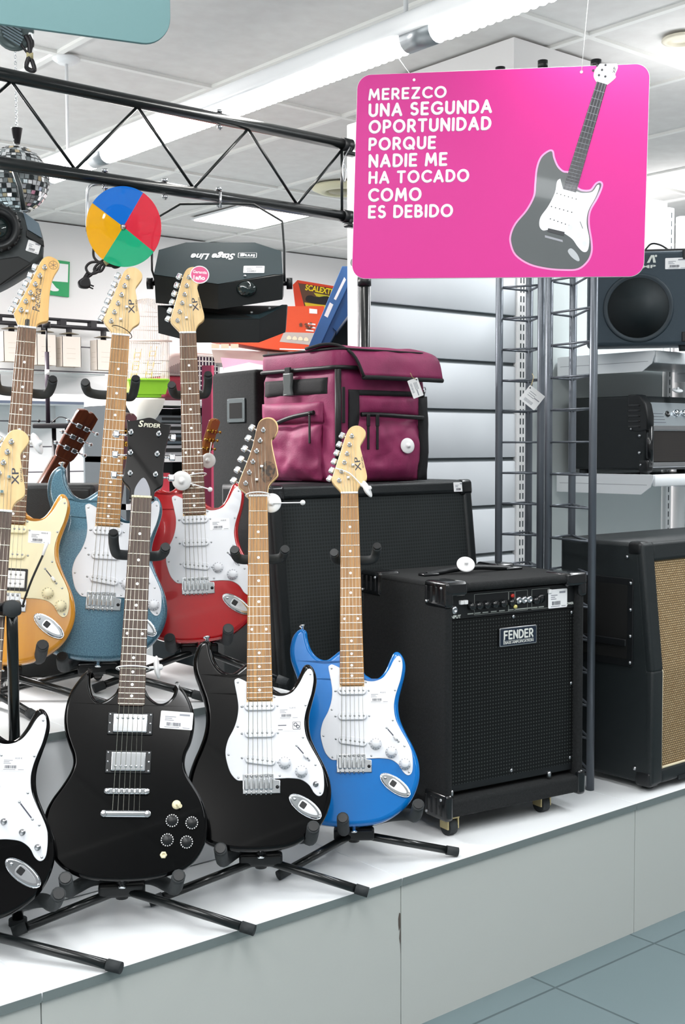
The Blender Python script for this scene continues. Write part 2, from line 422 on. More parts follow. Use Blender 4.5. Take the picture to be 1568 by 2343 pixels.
# slatwall bay and shelving bay against the pillar
YW = 2.85
slat_m = mat('slatwall_white', (226, 231, 236), .65)
groove_m = mat('slatwall_groove', (92, 100, 102), .5)
rail_m = mat('aluminium_rail', (170, 176, 180), .35, .6)
XL, XU = 2.44, 3.163
WP = .163
sl = thing('slatwall_panel', 'white slatwall display panel with dark horizontal grooves behind the amplifiers', 'wall panel', T(XL, YW, .35))
zs = PY(990, 825, YW).z-.35
z = zs-WP*7; prev = 0.0
levels = [z+WP*i for i in range(14)]
for zz in levels:
    if zz-.006 > prev+.01 and zz < 1.95: part('slat_board', MB().rbox(.045, XU-XL, -.018, 0, prev, zz-.007, .002, steps=1), slat_m, sl); prev = zz+.007
part('slat_board', MB().rbox(.045, XU-XL, -.018, 0, prev, 1.92, .002, steps=1), slat_m, sl)
part('groove_backing', MB().box(.045, XU-XL, -.006, .003, 0, 1.92), groove_m, sl)
b = MB()
for zz in levels:
    if 0 < zz < 1.9: b.box(.045, XU-XL, -.0125, -.005, zz-.007, zz-.0035)
part('groove_rails', b, rail_m, sl)
part('end_post', MB().rbox(-.01, .045, -.03, .02, 0, 1.93, .003, steps=1), wht, sl)
slot_m = mat('dark_slot', (52, 62, 66), .6)
def upright(label, x, z0, z1, w=.05, y=YW-.012, double=True):
    u = thing('slotted_upright', label, 'shelf upright', T(x, y, z0), 'slotted shelf uprights')
    part('channel', MB().rbox(0, w, -.012, .01, 0, z1-z0, .0015, steps=1), wht, u)
    b = MB(); zz = .01
    while zz < z1-z0-.03:
        for xx in ((w*.36, w*.66) if double else (w*.5,)): b.box(xx-.0028, xx+.0028, -.0124, -.0118, zz, zz+.021)
        zz += .0325
    part('slots', b, slot_m, u, 'double row of dark slots')
    return u
upright('white slotted upright between the slatwall and the steel truss towers', XU, .35, 2.2)
upright('white slotted upright at the right behind the top amplifier shelf', 4.04, .35, 2.22, w=.035, double=False)
part('round_pole', MB().tube([(4.12, YW-.03, .36), (4.12, YW-.03, 2.19)], .024, 12), wht)
tag(bpy.data.objects['round_pole'], 'white round pole at the right end of the shelving bay', 'pole')
bp_m = mat('grey_back_panel', (196, 204, 204), .5)
o = part('back_panel', MB().box(3.215, 4.035, YW-.006, YW+.002, .352, 1.98), bp_m); tag(o, 'plain grey back panel behind the amplifier shelves', 'wall panel')
o = part('dark_back_panel', MB().box(4.16, 5.4, YW-.004, YW+.02, .352, 1.55), mat('charcoal_panel', (62, 66, 66), .6)); tag(o, 'charcoal back panel at the far right of the shelving bay', 'wall panel')
o = part('header_panel', MB().rbox(3.32, 4.035, YW-.02, YW-.008, 2.0, 2.24, .002, steps=1), wht); tag(o, 'white header panel above the amplifier shelving', 'wall panel')
shelf_m = mat('white_shelf', (233, 237, 240), .35)
def shelf(label, z, y0):
    t = thing('shelf', label, 'shelf', T(3.39, y0, z), 'amplifier shelves')
    d = YW-.015-y0
    part('shelf_board', MB().rbox(.004, 1.6, 0.004, d, -.022, 0, .003, steps=1), shelf_m, t)
    part('front_lip', MB().rbox(.0, 1.6, -.006, .006, -.034, .006, .003, steps=1), shelf_m, t)
    for x in (-.012, .70):
        o = [(0.0, -.004), (.0, .006), (d-.01, .006), (d, .004), (d, -.062), (.05, -.062), (.012, -.036)]
        br = part('bracket', MB().slab(o, 0, .004, .0008, M=T(x+.006, -.006, 0) @ Matrix(((0, 0, -1, 0), (1, 0, 0, 0), (0, 1, 0, 0), (0, 0, 0, 1)))), shelf_m, t)
        part('bracket_seam', MB().box(x+.0016, x+.0022, .02, d-.02, -.030, -.0285), faint, br)
    return t
YSH = 2.42
S1 = PY(1500, 806, YSH).z; S2 = PY(1500, 1090, YSH).z
shelf('white metal shelf carrying the amplifier with the round speaker grille', S1, YSH)
shelf('white metal shelf carrying the amplifier with the chrome control panel', S2, YSH)

# suspended fluorescent fitting running over the display
XT = 2.10; ZT = 2.31
fx = thing('fluorescent_light', 'long suspended white fluorescent batten with rippled lit diffusers', 'ceiling light', T(XT, 2.6, ZT))
house = mat('white_enamel', (236, 238, 240), .35); silver = mat('silver_sleeve', (150, 156, 160), .35, .5)
tube_m = mat('lit_tube', (255, 253, 248), .5, emit=TUBE)
Y0, Y1 = 1.2-2.6, 5.1-2.6
prof = cat([(-.036, .0), (-.040, .022), (-.032, .05), (.0, .060), (.032, .05), (.040, .022), (.036, 0)], 4)
MY = Matrix(((1, 0, 0, 0), (0, 0, 1, 0), (0, 1, 0, 0), (0, 0, 0, 1)))
part('housing', MB().slab(prof, Y0, Y1, M=MY), house, fx)
ys = [(-1.4, PX(1012, 30, XT).y-2.6), (PX(925, 85, XT).y-2.6, PX(250, 330, XT).y-2.6), (PX(212, 345, XT).y-2.6, PX(124, 372, XT).y-2.6)]
for a, c in ys:
    n = int(abs(c-a)/.026); pf = []
    for i in range(n*4+1):
        y = a+(c-a)*i/(n*4); pf.append((.030+.0028*math.sin(2*PI*i/4), y))
    pf = [(0, a)]+pf+[(0, c)]
    part('diffuser', MB().lathe(pf, 18, T(0, 0, -.005) @ Matrix(((1, 0, 0, 0), (0, 0, 1, 0), (0, -1, 0, 0), (0, 0, 0, 1))) @ Matrix.Identity(4)), tube_m, fx, 'glowing rippled tube cover')
for a, c in ((ys[0][1]+.015, ys[1][0]-.015), (ys[1][1]+.01, ys[2][0]-.01), (ys[2][1]+.01, Y1-.01)):
    part('end_sleeve', MB().tube([(0, a, -.005), (0, c, -.005)], .0325, 18), silver if c < 2 else house, fx)
for px, py in ((245, 190), (935, 0)):
    yy = (4.05 if px < 500 else 2.25)-2.6
    part('suspension_rod', MB().tube([(0, yy, .056), (0, yy, ZC-ZT)], .006, 8), house, fx)
    part('ceiling_cup', MB().lathe([(.05, 0), (.05, -.006), (.03, -.02), (0, -.022)], 20, T(0, yy, ZC-ZT)), house, fx)
# things set in the ceiling
p = G(575, 494, ZC)
cl = thing('ceiling_light', 'flat lit ceiling panel far back beyond the stage light', 'ceiling light', T(p.x, p.y, ZC))
part('frame', MB().box(-.25, .25, -.3, .3, -.012, 0), house, cl); part('lit_panel', MB().box(-.23, .23, -.28, .28, -.016, -.012), mat('lit_panel', (255, 252, 248), .5, emit=16), cl)
p = G(785, 428, ZC)
v = thing('ceiling_vent', 'cream round ceiling vent beside the pink sign', 'vent', T(p.x, p.y, ZC))
part('outer_ring', MB().lathe([(.17, 0), (.17, -.012), (.13, -.03), (.1, -.03), (.1, -.01), (0, -.01)], 32), mat('cream_enamel', (226, 222, 190), .5), v)
part('inner_cone', MB().lathe([(.08, -.012), (.08, -.026), (.03, -.034), (0, -.034)], 28), mat('grey_cone', (150, 146, 120), .5), v)
p = G(1562, 88, ZC)
v = thing('recessed_downlight', 'round recessed downlight in the ceiling at the top right corner', 'ceiling light', T(p.x, p.y, ZC))
part('trim_ring', MB().lathe([(.07, 0), (.07, -.008), (.05, -.012), (.05, -.002), (0, -.002)], 26), mat('cream_trim', (232, 226, 206), .4), v)

# ------------------------------------------------------------------ amplifiers and cabinets
carpet = mat('black_carpet_covering', (30, 32, 33), .95, bump=(420, .5), noise=((20, 22, 23), 160, (1, 1, 1), .3, .7))
tolex = mat('black_tolex', (26, 32, 34), .5, bump=(700, .35))
vinyl = mat('black_vinyl', (20, 25, 27), .42, bump=(500, .3))
gloss_blk = mat('glossy_black_corner', (20, 22, 24), .22, coat=.4, noise=((52, 56, 58), 40, (1, 1, 1), .62, .75))
PYZ = Matrix(((0, 0, 1, 0), (1, 0, 0, 0), (0, 1, 0, 0), (0, 0, 0, 1)))          # outline in (y, z), extruded along x
def bis(f, lo, hi):
    s = f(lo) > 0
    for i in range(50):
        m = (lo+hi)/2
        if (f(m) > 0) == s: lo = m
        else: hi = m
    return (lo+hi)/2

# slant-front cabinet behind the guitars
a = PY(616, 1112, 2.52); c = PY(1078, 1112, 2.52)
W = c.x-a.x; H = a.z-ZP; lean = .095; dp = .32; CABTOP = a.z
sc_ = thing('speaker_cabinet', 'wide black cabinet with a sloping weave grille, carrying the burgundy bag', 'amplifier', T(a.x, 2.425, ZP))
part('cabinet', MB().slab([(.016, 0), (lean+.016, H), (dp, H), (dp, 0)], 0, W, .014, M=PYZ), vinyl, sc_)
sl_ = math.hypot(lean, H); v = Vector((0, lean/sl_, H/sl_)); n_ = Vector((0, -H/sl_, lean/sl_))
FM = frame((0, 0, 0), (1, 0, 0), v, n_)
grille = dots('weave_grille', (34, 40, 41), (20, 24, 25), .0095, (0, 2), .36, .8)
part('grille', MB().box(.03, W-.03, .03, sl_-.035, -.02, -.006, FM), grille, sc_)
for nm, bx in (('frame_bar', (0, .038, 0, sl_)), ('frame_bar', (W-.034, W, 0, sl_)), ('frame_bar', (.038, W-.034, sl_-.038, sl_)), ('frame_bar', (.038, W-.034, 0, .04))):
    part(nm, MB().rbox(*bx, -.03, .002, .010, FM), vinyl, sc_)
for x in (0, W): part('corner_guard', MB().rbox(x-.004 if x == 0 else x-.05, x+.05 if x == 0 else x+.004, sl_-.045, sl_+.003, -.05, .004, .012, FM), gloss_blk, sc_)
sticker(sc_, FM @ T(W-.055, sl_-.020, .0023), .046, .028)

# black cabinet with recessed handle, left of the bag
p = D(597, 845, 3.64)
M = T(p.x, p.y, 0) @ RZ(-6)
hh = p.z
cb = thing('speaker_cabinet', 'tall black carpeted speaker with recessed metal handle at the left of the burgundy bag', 'speaker', M)
part('cabinet', MB().rbox(-.02, .30, .0, .28, .0, hh, .012), carpet, cb)
q = Matrix(((0, 0, -1, 0), (-1, 0, 0, 0), (0, 1, 0, 0), (0, 0, 0, 1)))            # on the side facing -x
Mh = T(-.0205, .0, 0) @ q
part('handle_plate', MB().slab(rrect(-.170, -.058, hh-.158, hh-.084, .004, 3), 0, .004, .001, M=Mh), mat('grey_metal_plate', (74, 84, 86), .4), cb)
part('handle_recess', MB().slab(rrect(-.154, -.074, hh-.146, hh-.098, .002, 2), .0036, .0044, M=Mh), mat('recess_dark', (4, 5, 5), .9), cb)
s = MB()
for yy in (-.163, -.065):
    for zz in (-.152, -.09): s.lathe([(.0025, .004), (0, .0052)], 8, Mh @ T(yy, hh+zz, 0))
parts('screw', s, steel, cb)

# black box with a hardware plate behind the amber and steel blue guitars
p = D(216, 1108, 3.05)
M = T(p.x, p.y, ZR) @ RZ(-38)
hh = p.z-ZR
bxo = thing('speaker_cabinet', 'black amplifier box behind the amber and steel blue guitars', 'amplifier', M)
part('cabinet', MB().rbox(-.34, 0, 0, .14, 0, hh, .012), vinyl, bxo)
part('corner_plate', MB().rbox(-.075, -.012, -.006, .012, hh-.085, hh-.012, .004), black, bxo)
part('plate_screw', MB().lathe([(.005, 0), (.003, .002), (0, .002)], 12, T(-.055, -.006, hh-.06) @ RX(90)), steel, bxo)

# bass amplifier in front
O = G(1022, 1922, ZP); ang = math.radians(-8)
xd = Vector((math.cos(ang), math.sin(ang), 0)); zd = Vector((math.sin(ang), -math.cos(ang), 0)); u3 = Vector((0, 0, 1))
W = bis(lambda w: proj(O+xd*w+u3*.4)[0]-1338, .1, 1.2)
H = bis(lambda h: -(proj(O+u3*h)[1]-1338), .1, 1.2)
DP = bis(lambda d: -(proj(O-zd*d+u3*H)[0]-829), .05, .9)
am = thing('bass_amplifier', 'big black carpet covered bass amplifier on casters with a perforated grille', 'amplifier', frame(O, xd, u3, zd))
zb = .048
part('top_panel', MB().rbox(0, W, H-.022, H, -DP, 0, .010), carpet, am)
part('side_panel', MB().rbox(0, .02, zb, H, -DP, 0, .0095), carpet, am)
part('side_panel', MB().rbox(W-.02, W, zb, H, -DP, 0, .0095), carpet, am)
part('bottom_panel', MB().rbox(0, W, zb, zb+.045, -DP, 0, .010), carpet, am)
part('back_panel', MB().box(.01, W-.01, zb+.01, H-.01, -DP+.002, -DP+.02), carpet, am)
gx0, gx1 = .021, W-.021
pt, pb_ = H-.026, H-.088
perf = dots('perforated_grille', (10, 11, 12), (66, 70, 68), .0088, (0, 1), .22, .45, .3)
gr = part('grille', MB().box(gx0, gx1, zb+.075, pb_-.002, -.05, -.020), perf, am)
part('grille_edge', MB().box(gx0, gx1, zb+.058, zb+.075, -.05, -.022), black, am)
part('baffle_gap', MB().box(gx0, gx1, zb+.04, zb+.06, -.06, -.05), mat('deep_black', (5, 5, 5), .9), am)
cp = part('control_panel', MB().box(gx0, gx1, pb_, pt, -.05, -.018), black, am)
g_w = gx1-gx0
X = lambda f: gx0+f*g_w
pz = -.018; ym = (pt+pb_)/2
part('input_jack', MB().lathe([(.010, 0), (.010, .003), (.006, .006), (.0045, .006), (.0045, .001), (0, .001)], 14, T(X(.035), ym-.008, pz)), steel, cp)
for f in (.085, .115): part('push_button', MB().rbox(X(f)-.0055, X(f)+.0055, ym+.004, ym+.014, pz-.002, pz+.008, .0015), wht, cp)
for f in (.16, .215, .275, .34, .405, .475, .67): part('knob', MB().lathe([(.0105, 0), (.0098, .003), (.0085, .014), (0, .0145)], 18, T(X(f), ym-.002, pz)).box(-.0006, .0006, .002, .0085, .0144, .0152, T(X(f), ym-.002, pz)), gloss_blk, cp)
part('phono_socket', MB().lathe([(.005, 0), (.005, .004), (0, .004)], 12, T(X(.485), ym+.014, pz)), mat('red_socket', (190, 50, 40), .4), cp)
part('phono_socket', MB().lathe([(.005, 0), (.005, .004), (0, .004)], 12, T(X(.483), ym-.012, pz+.012)), mat('yellow_socket', (210, 200, 120), .4), cp)
for f in (.535, .58, .622): part('jack_socket', MB().lathe([(.0095, 0), (.0095, .004), (.006, .007), (.0045, .007), (.0045, .002), (0, .002)], 14, T(X(f), ym+.0015, pz)), steel, cp)
part('connector', MB().lathe([(.0115, 0), (.0115, .003), (0, .003)], 18, T(X(.722), ym+.001, pz)), gloss_blk, cp)
b = MB()
for x0, x1 in ((.19, .455), (.46, .505), (.51, .61), (.645, .79)):
    for yy in (pb_+.006, pt-.006): b.box(X(x0), X(x1), yy-.0004, yy+.0004, pz, pz+.0003)
    for xx in (x0, x1): b.box(X(xx)-.0004, X(xx)+.0004, pb_+.006, pt-.006, pz, pz+.0003)
for f in (.16, .215, .275, .34, .405, .475, .535, .58, .622, .67, .722): b.box(X(f)-.009, X(f)+.009, pb_+.0085, pb_+.0115, pz, pz+.0003)
part('panel_print', b, mat('grey_print', (150, 155, 150), .6), cp)
prt = mat('pale_print', (220, 224, 218), .6)
part('input_lettering', lettering('INPUT', width=.032, height=.008, bold=.02, M=T(X(.006), pb_+.002, pz+.0002)), prt, cp)
part('power_lettering', lettering('POWER', width=.028, height=.0062, bold=.02, M=T(X(.925), pb_+.009, pz+.0002)), prt, cp)
sticker(am, T(X(.855), ym-.003, pz+.0025), .064, .048, True)
part('white_switch', MB().rbox(X(.775), X(.80), ym+.012, ym+.022, pz-.002, pz+.006, .0015), wht, cp)
# badge
bw, bh = .300*g_w, .047
Mb = T(X(.38), pb_-.080, -.018)
bd = part('badge', MB().slab(rrect(0, bw, 0, bh, .004, 4), 0, .004, .0012, M=Mb), steel, am)
part('badge_field', MB().slab(rrect(.003, bw-.003, .003, bh-.003, .003, 4), .0035, .0044, M=Mb), mat('badge_dark', (30, 42, 58), .4), bd)
part('badge_lettering', round_lettering('FENDER', bw*.80, bh*.50, Mb @ T(bw*.10, bh*.35, .0048), .10, .34), silver_paint, bd)
part('badge_lettering', lettering('BASS AMPLIFICATION', width=bw*.76, height=bh*.13, bold=.02, M=Mb @ T(bw*.14, bh*.13, .0044)), silver_paint, bd)
part('badge_stem', MB().box(bw*.10, bw*.118, bh*.12, bh*.4, .0044, .005, Mb).box(bw*.118, bw*.90, bh*.285, bh*.30, .0044, .005, Mb), silver_paint, bd)
s = MB()
for f, yy in ((.50, pb_-.008), (.985, pb_-.012), (.985, (zb+H)/2), (.98, zb+.09), (.49, zb+.085)): s.lathe([(.0048, 0), (.004, .002), (0, .0024)], 12, T(X(f), yy, -.020))
parts('grille_screw', s, steel, am)
for f in (.02, .80): part('spacer_bolt', MB().lathe([(.006, 0), (.006, .016), (.004, .019), (0, .019)], 12, T(X(f), zb+.045, -.02) @ RX(-90)), steel, am)
# moulded corners
def corner(x0, x1, y0, y1, z0, z1):
    cg = part('corner_guard', MB().rbox(x0, x1, y0, y1, z0, z1, .009), gloss_blk, am)
    b = MB()
    for k in range(4): 
        zz = z0+(z1-z0)*(k+.6)/4.6
        b.rbox(x0-.0015 if x0 < W/2 else x1-.002, x0+.002 if x0 < W/2 else x1+.0015, y0+.012, y1-.012, zz-.004, zz+.004, .0012, steps=1)
    part('ribs', b, black, cg)
    sx = x0-.0005 if x0 < W/2 else x1+.0005
    parts('corner_screw', MB().ball((sx, y0+.012, z0+.014), .004, 8, 6).ball((sx, y1-.014, z1-.02), .004, 8, 6), steel, cg)
for x0, x1 in ((-.005, .062), (W-.062, W+.005)):
    corner(x0 if x0 < 0 else W-.02, x1 if x0 > 0 else .02, H-.058, H+.004, -.088, .005)
    part('corner_cap', MB().rbox(x0, x1, H-.03, H+.005, -.088, .0055, .009), gloss_blk, am)
    corner(x0 if x0 < 0 else W-.02, x1 if x0 > 0 else .02, H-.058, H+.004, -DP-.004, -DP+.09)
    part('corner_cap', MB().rbox(x0, x1, H-.03, H+.005, -DP-.004, -DP+.09, .009), gloss_blk, am)
    corner(x0 if x0 < 0 else W-.02, x1 if x0 > 0 else .02, zb-.006, zb+.06, -.088, .005)
for x, z in ((.03, -.03), (W-.10, -.05), (.03, -DP+.05), (W-.10, -DP+.05)):
    c_ = part('caster', MB().tube([(x-.011, .022, z), (x+.011, .022, z)], .022, 18), rubber, am)
    part('caster_fork', MB().box(x-.017, x-.0135, .018, zb, z-.014, z+.018).box(x+.0135, x+.017, .018, zb, z-.014, z+.018).box(x-.017, x+.017, zb-.004, zb, z-.016, z+.02), mat('dull_brass', (186, 172, 128), .4, .5) if 'dull_brass' not in MATS else MATS['dull_brass'], c_)
# strap handle on its top
hs = part('strap_handle', MB().tube(path([(W*.17, H+.003, -DP*.5), (W*.30, H+.008, -DP*.5), (W*.5, H+.013, -DP*.5), (W*.68, H+.008, -DP*.5), (W*.80, H+.003, -DP*.5)], 5), .007, 8), black, am)
part('handle_clip', MB().rbox(W*.13, W*.24, H-.001, H+.007, -DP*.5-.014, -DP*.5+.014, .003), gloss_blk, hs); part('handle_clip', MB().rbox(W*.74, W*.86, H-.001, H+.007, -DP*.5-.014, -DP*.5+.014, .003), gloss_blk, hs)
AMP_TOP = frame(O, xd, u3, zd) @ Vector((W*.40, H, -DP*.42))

# guitar cabinet with tan woven grille at the right edge
p = G(1492, 1817, ZP); X0, Yc = p.x, p.y
H = PX(1470, 1243, X0).z-ZP; kz = PX(1504, 1540, X0).z-ZP
ycorner = max(0.02, PX(1472, 1250, X0).y-Yc); dp = .325; Wm = .70
gc = thing('guitar_cabinet', 'large black cabinet with a tan woven grille and an angled front', 'amplifier', T(X0, Yc, ZP))
prof = [(0.012, .02), (.012, kz), (ycorner+.012, H), (dp, H), (dp, .02)]
part('cabinet', MB().slab(prof, 0, Wm, .012, M=PYZ), tolex, gc)
tan = bricks('tan_weave', (196, 172, 132), (178, 150, 108), (92, 72, 46), .0085, .0062, .0012, (0, 2), .8)
part('grille', MB().box(.05, Wm-.05, .008, .03, .065, kz), tan, gc, 'tan woven cloth')
sl2 = math.hypot(ycorner, H-kz); v2 = Vector((0, ycorner/sl2, (H-kz)/sl2)); n2 = Vector((0, -v2.z, v2.y))
F2 = frame((0, 0, kz), (1, 0, 0), v2, n2)
part('upper_grille', MB().box(.05, Wm-.05, 0, sl2-.05, -.03, -.008, F2), tan, gc, 'tan woven cloth')
for x0, x1 in ((0, .05), (Wm-.05, Wm)):
    part('frame_bar', MB().rbox(x0, x1, 0, .03, .02, kz+.003, .009), tolex, gc)
    part('frame_bar', MB().rbox(x0, x1, -.003, sl2, -.03, 0, .009, F2), tolex, gc)
part('frame_bar', MB().rbox(.045, Wm-.045, sl2-.052, sl2, -.03, 0, .009, F2), tolex, gc)
part('frame_bar', MB().rbox(.045, Wm-.045, 0, .03, .02, .062, .009), tolex, gc)
part('piping', MB().tube([(.05, .004, .064), (Wm-.05, .004, .064)], .0035, 6).tube([(.051, .006, .064), (.051, .006, kz)], .002, 6), mat('cream_piping', (226, 214, 184), .5), gc)
hp = MB()
Ms = T(-.0005, 0, 0) @ Matrix(((0, 0, -1, 0), (1, 0, 0, 0), (0, 1, 0, 0), (0, 0, 0, 1)))
y0 = PX(1450, 1420, X0).y-Yc; z0 = PX(1450, 1527, X0).z-ZP; z1 = PX(1455, 1325, X0).z-ZP
pw = .19
ho = part('handle_plate', MB().slab(rrect(y0, y0+pw, z0, z1, .006, 3), -.002, .003, .0015, M=Ms), black, gc)
part('handle_recess', MB().slab(rrect(y0+.018, y0+pw-.012, z0+.02, z1-.018, .004, 3), .0026, .0036, M=Ms), bpy.data.materials['recess_dark'], ho)
part('handle_grip', MB().rbox(y0+.02, y0+pw-.014, z0+.055, z0+.075, .001, .008, .003, Ms), black, ho)
s = MB()
for f in (.05, .35, .65, .95): s.ball((-.004, y0+.007, z0+(z1-z0)*f), .005, 8, 6)
s.ball((-.002, .055, .06), .006, 8, 6).ball((-.002, ycorner+.05, H-.04), .005, 8, 6)
parts('screw', s, steel, gc)
for yy in (.015, dp-.05): part('corner_guard', MB().rbox(-.003, .04, yy-.01, yy+.04, .014, .055, .008), black, gc)
part('corner_guard', MB().rbox(-.003, .04, ycorner+.004, ycorner+.05, H-.035, H+.003, .01), black, gc)
for x in (.05, Wm-.05):
    for yy in (.05, dp-.05): part('foot', MB().lathe([(.016, 0), (.018, .024), (0, .024)], 14, T(x, yy, 0)), rubber, gc)
part('handle_plate', MB().box(.12, .2, -.002, .02, .018, .03), black, gc)

# amplifier with the round grille on the upper shelf
p = G(1460, 803, S1+.002); Mf = facing(p, 4)
d0 = (p-CAM).dot(FW); k = d0/FPX
ra = thing('amplifier', 'dark grey amplifier with a round speaker grille on the upper shelf', 'amplifier', Mf)
x0, x1, h1 = -112*k, 150*k, 226*k
part('cabinet', MB().slab(rrect(x0, x1, .018, h1, .018, 5), -.15, 0, .012), mat('blue_grey_vinyl', (50, 64, 74), .6, bump=(600, .3)), ra)
cy = 98*k; rr = 71*k
part('speaker_surround', MB().lathe([(rr+.012, .0), (rr+.008, .003), (rr+.001, .002), (rr-.004, -.0005), (rr-.006, .0006), (0, .0006)], 48, T(0, cy, 0)), mat('surround', (42, 54, 62), .5), ra)
part('speaker_grille', MB().lathe([(rr-.004, .0008), (0, .0016)], 40, T(0, cy, 0)), dots('fine_grille', (22, 34, 38), (14, 22, 25), .0022, (0, 1), .3, .7), ra)
part('model_lettering', lettering('AMP', width=50*k, height=7*k, bold=.03, M=T(-12*k+.0, 187*k, .0012)), prt, ra)
m = MB().slab([(18*k, 199*k), (24*k, 199*k), (30*k, 212*k), (32*k, 199*k), (38*k, 199*k), (34*k, 216*k), (27*k, 216*k)], .0, .0014).slab(ell(38*k, 214*k, 2.6*k, 2.6*k, 14), 0, .0014)
part('brand_mark', m, prt, ra)
sticker(ra, T(83*k, 196*k, .0006), 49*k, 25*k)
part('top_control_strip', MB().rbox(x0+.01, x1-.01, h1-.002, h1+.010, -.14, -.03, .003), black, ra)
for y in (216*k, 30*k): part('corner_guard', MB().rbox(97*k, 140*k, y-11*k, y+12*k, -.03, .003, .003), black, ra)
for x in (x0+.02, x1-.07): part('foot', MB().lathe([(.012, 0), (.014, .02), (0, .02)], 12, T(x, -.0005, -.03) @ RX(-90)), rubber, ra)
part('cable', MB().tube(path([(15*k, h1+.008, -.05), (30*k, h1+.03, -.05), (50*k, h1+.026, -.05), (70*k, h1+.008, -.05)], 5), .003, 8), black, ra)

# amplifier with chrome panel on the lower shelf
c0 = Vector((3.40, 2.455, S2))
ca = thing('amplifier', 'black amplifier with chrome knobs on a silver control panel, on the lower shelf', 'amplifier', T(*c0))
H = PX(1455, 905, 3.40).z-S2; fz = .02; Wc = .66; dc = .34
part('cabinet', MB().slab([(.006, fz), (.006, H*.62), (.045, H-.004), (.06, H), (dc, H), (dc, fz)], 0, Wc, .008, M=PYZ), vinyl, ca)
u_ = Vector((0, .042, H*.36)).normalized(); nn = Vector((0, -u_.z, u_.y)); CP = frame((0, .004, H*.62), (1, 0, 0), u_, nn)
ln = .36*H*1.02
brush = mat('bright_aluminium', (206, 214, 220), .28, .85)
pn = part('control_panel', MB().box(.035, Wc-.03, .002, ln-.012, -.01, .002, CP), brush, ca)
b = MB()
for i in range(4): b.box(.045, .115, .012+i*.011, .0135+i*.011, .002, .0026, CP)
part('panel_lines', b, ink, pn)
part('jack_socket', MB().lathe([(.011, .0), (.011, .004), (.006, .006), (.005, .002), (0, .002)], 16, CP @ T(.14, ln*.45, .002)), gloss_blk, pn)
for i, x in enumerate((.19, .235, .265, .295, .325, .36, .395)):
    part('knob', MB().lathe([(.0125, 0), (.012, .008), (.009, .014), (0, .015)], 18, CP @ T(x, ln*.48, .002)), chrome, pn)
part('lower_trim', MB().rbox(.03, Wc-.03, -.004, .012, H*.56, H*.63, .003), steel, ca)
part('grille', MB().box(.036, Wc-.03, -.001, .012, fz+.028, H*.56), dots('brown_black_grille', (44, 40, 38), (28, 26, 25), .003, (0, 2), .3, .85), ca)
part('bottom_trim', MB().rbox(.03, Wc-.03, -.003, .01, fz+.008, fz+.026, .003), steel, ca)
part('edge_moulding', MB().tube([(.016, .002, fz+.01), (.016, .002, H*.62)], .014, 12), gloss_blk, ca)
cg = part('corner_guard', MB().slab([(-.004, H*.57), (-.004, H*.74), (.006, H-.03), (.030, H+.001), (.045, H+.004), (.078, H+.003), (.078, H*.62), (.07, H*.56), (.03, H*.55)], -.004, .034, .005, M=PYZ), black, ca)
b = MB()
for i in range(5): b.rbox(-.0055, -.002, .026+.0*i, .076, H*.60+i*.018, H*.60+i*.018+.008, .0015, steps=1)
part('ribs', b, gloss_blk, cg)
part('corner_guard', MB().rbox(-.004, .03, -.006, .035, fz-.008, fz+.035, .008), black, ca)
parts('screw', MB().ball((-.001, .03, H*.50), .006, 10, 6).ball((-.001, .03, H*.29), .006, 10, 6).ball((-.006, .022, fz+.018), .004, 8, 6).ball((-.006, .062, H*.585), .004, 8, 6), steel, ca)
for x in (.03, Wc-.04):
    for yy in (.03, dc-.05): part('foot', MB().lathe([(.016, 0), (.016, fz+.004), (0, fz+.004)], 14, T(x, yy, 0)), rubber, ca)

# ------------------------------------------------------------------ two steel truss towers behind the bass amplifier
tow_m = mat('blued_steel', (118, 124, 132), .36, .5, noise=((84, 90, 98), 18, (1, 1, .15), .35, .7))
def tower(label, base, zt=None):
    zt = bis(lambda z: proj(Vector(base[1])+Vector((0, 0, z)))[1]-157, .5, 3)
    P = [Vector(b) for b in base]; O = sum(P, Vector())/3; O.z = ZP
    t = thing('truss_tower', label, 'truss tower', T(*O), 'bare steel truss towers')
    rel = [Vector((p.x-O.x, p.y-O.y, 0)) for p in P]
    for q in rel:
        pp = part('pole', MB().tube([q, q+Vector((0, 0, zt))], .0110, 14), tow_m, t)
        part('end_cap', MB().tube([q+Vector((0, 0, zt)), q+Vector((0, 0, zt+.022))], .0145, 14), black, pp)
    z = .05
    while z < zt-.02:
        b = MB()
        for i in range(3): b.tube([rel[i]+Vector((0, 0, z)), rel[(i+1) % 3]+Vector((0, 0, z))], .0033, 6)
        part('rung', b, tow_m, t); z += .0905
    return t
dF = 3.28
def foot(x, d): return G(x, 1280, 1.0) if False else Vector((*D(x, 1280, d)[:2], ZP))
zt = bis(lambda z: proj(foot(1355, dF)+Vector((0, 0, z)))[1]-157, .5, 3)
tA = tower('slim triangular steel truss tower at the left of the pair', [foot(1141, 3.58), foot(1236, 3.52), foot(1209, 3.66)], zt)
tB = tower('slim triangular steel truss tower at the right of the pair, beside the tan grille cabinet', [foot(1254, 3.44), foot(1355, dF), foot(1308, 3.53)], zt)

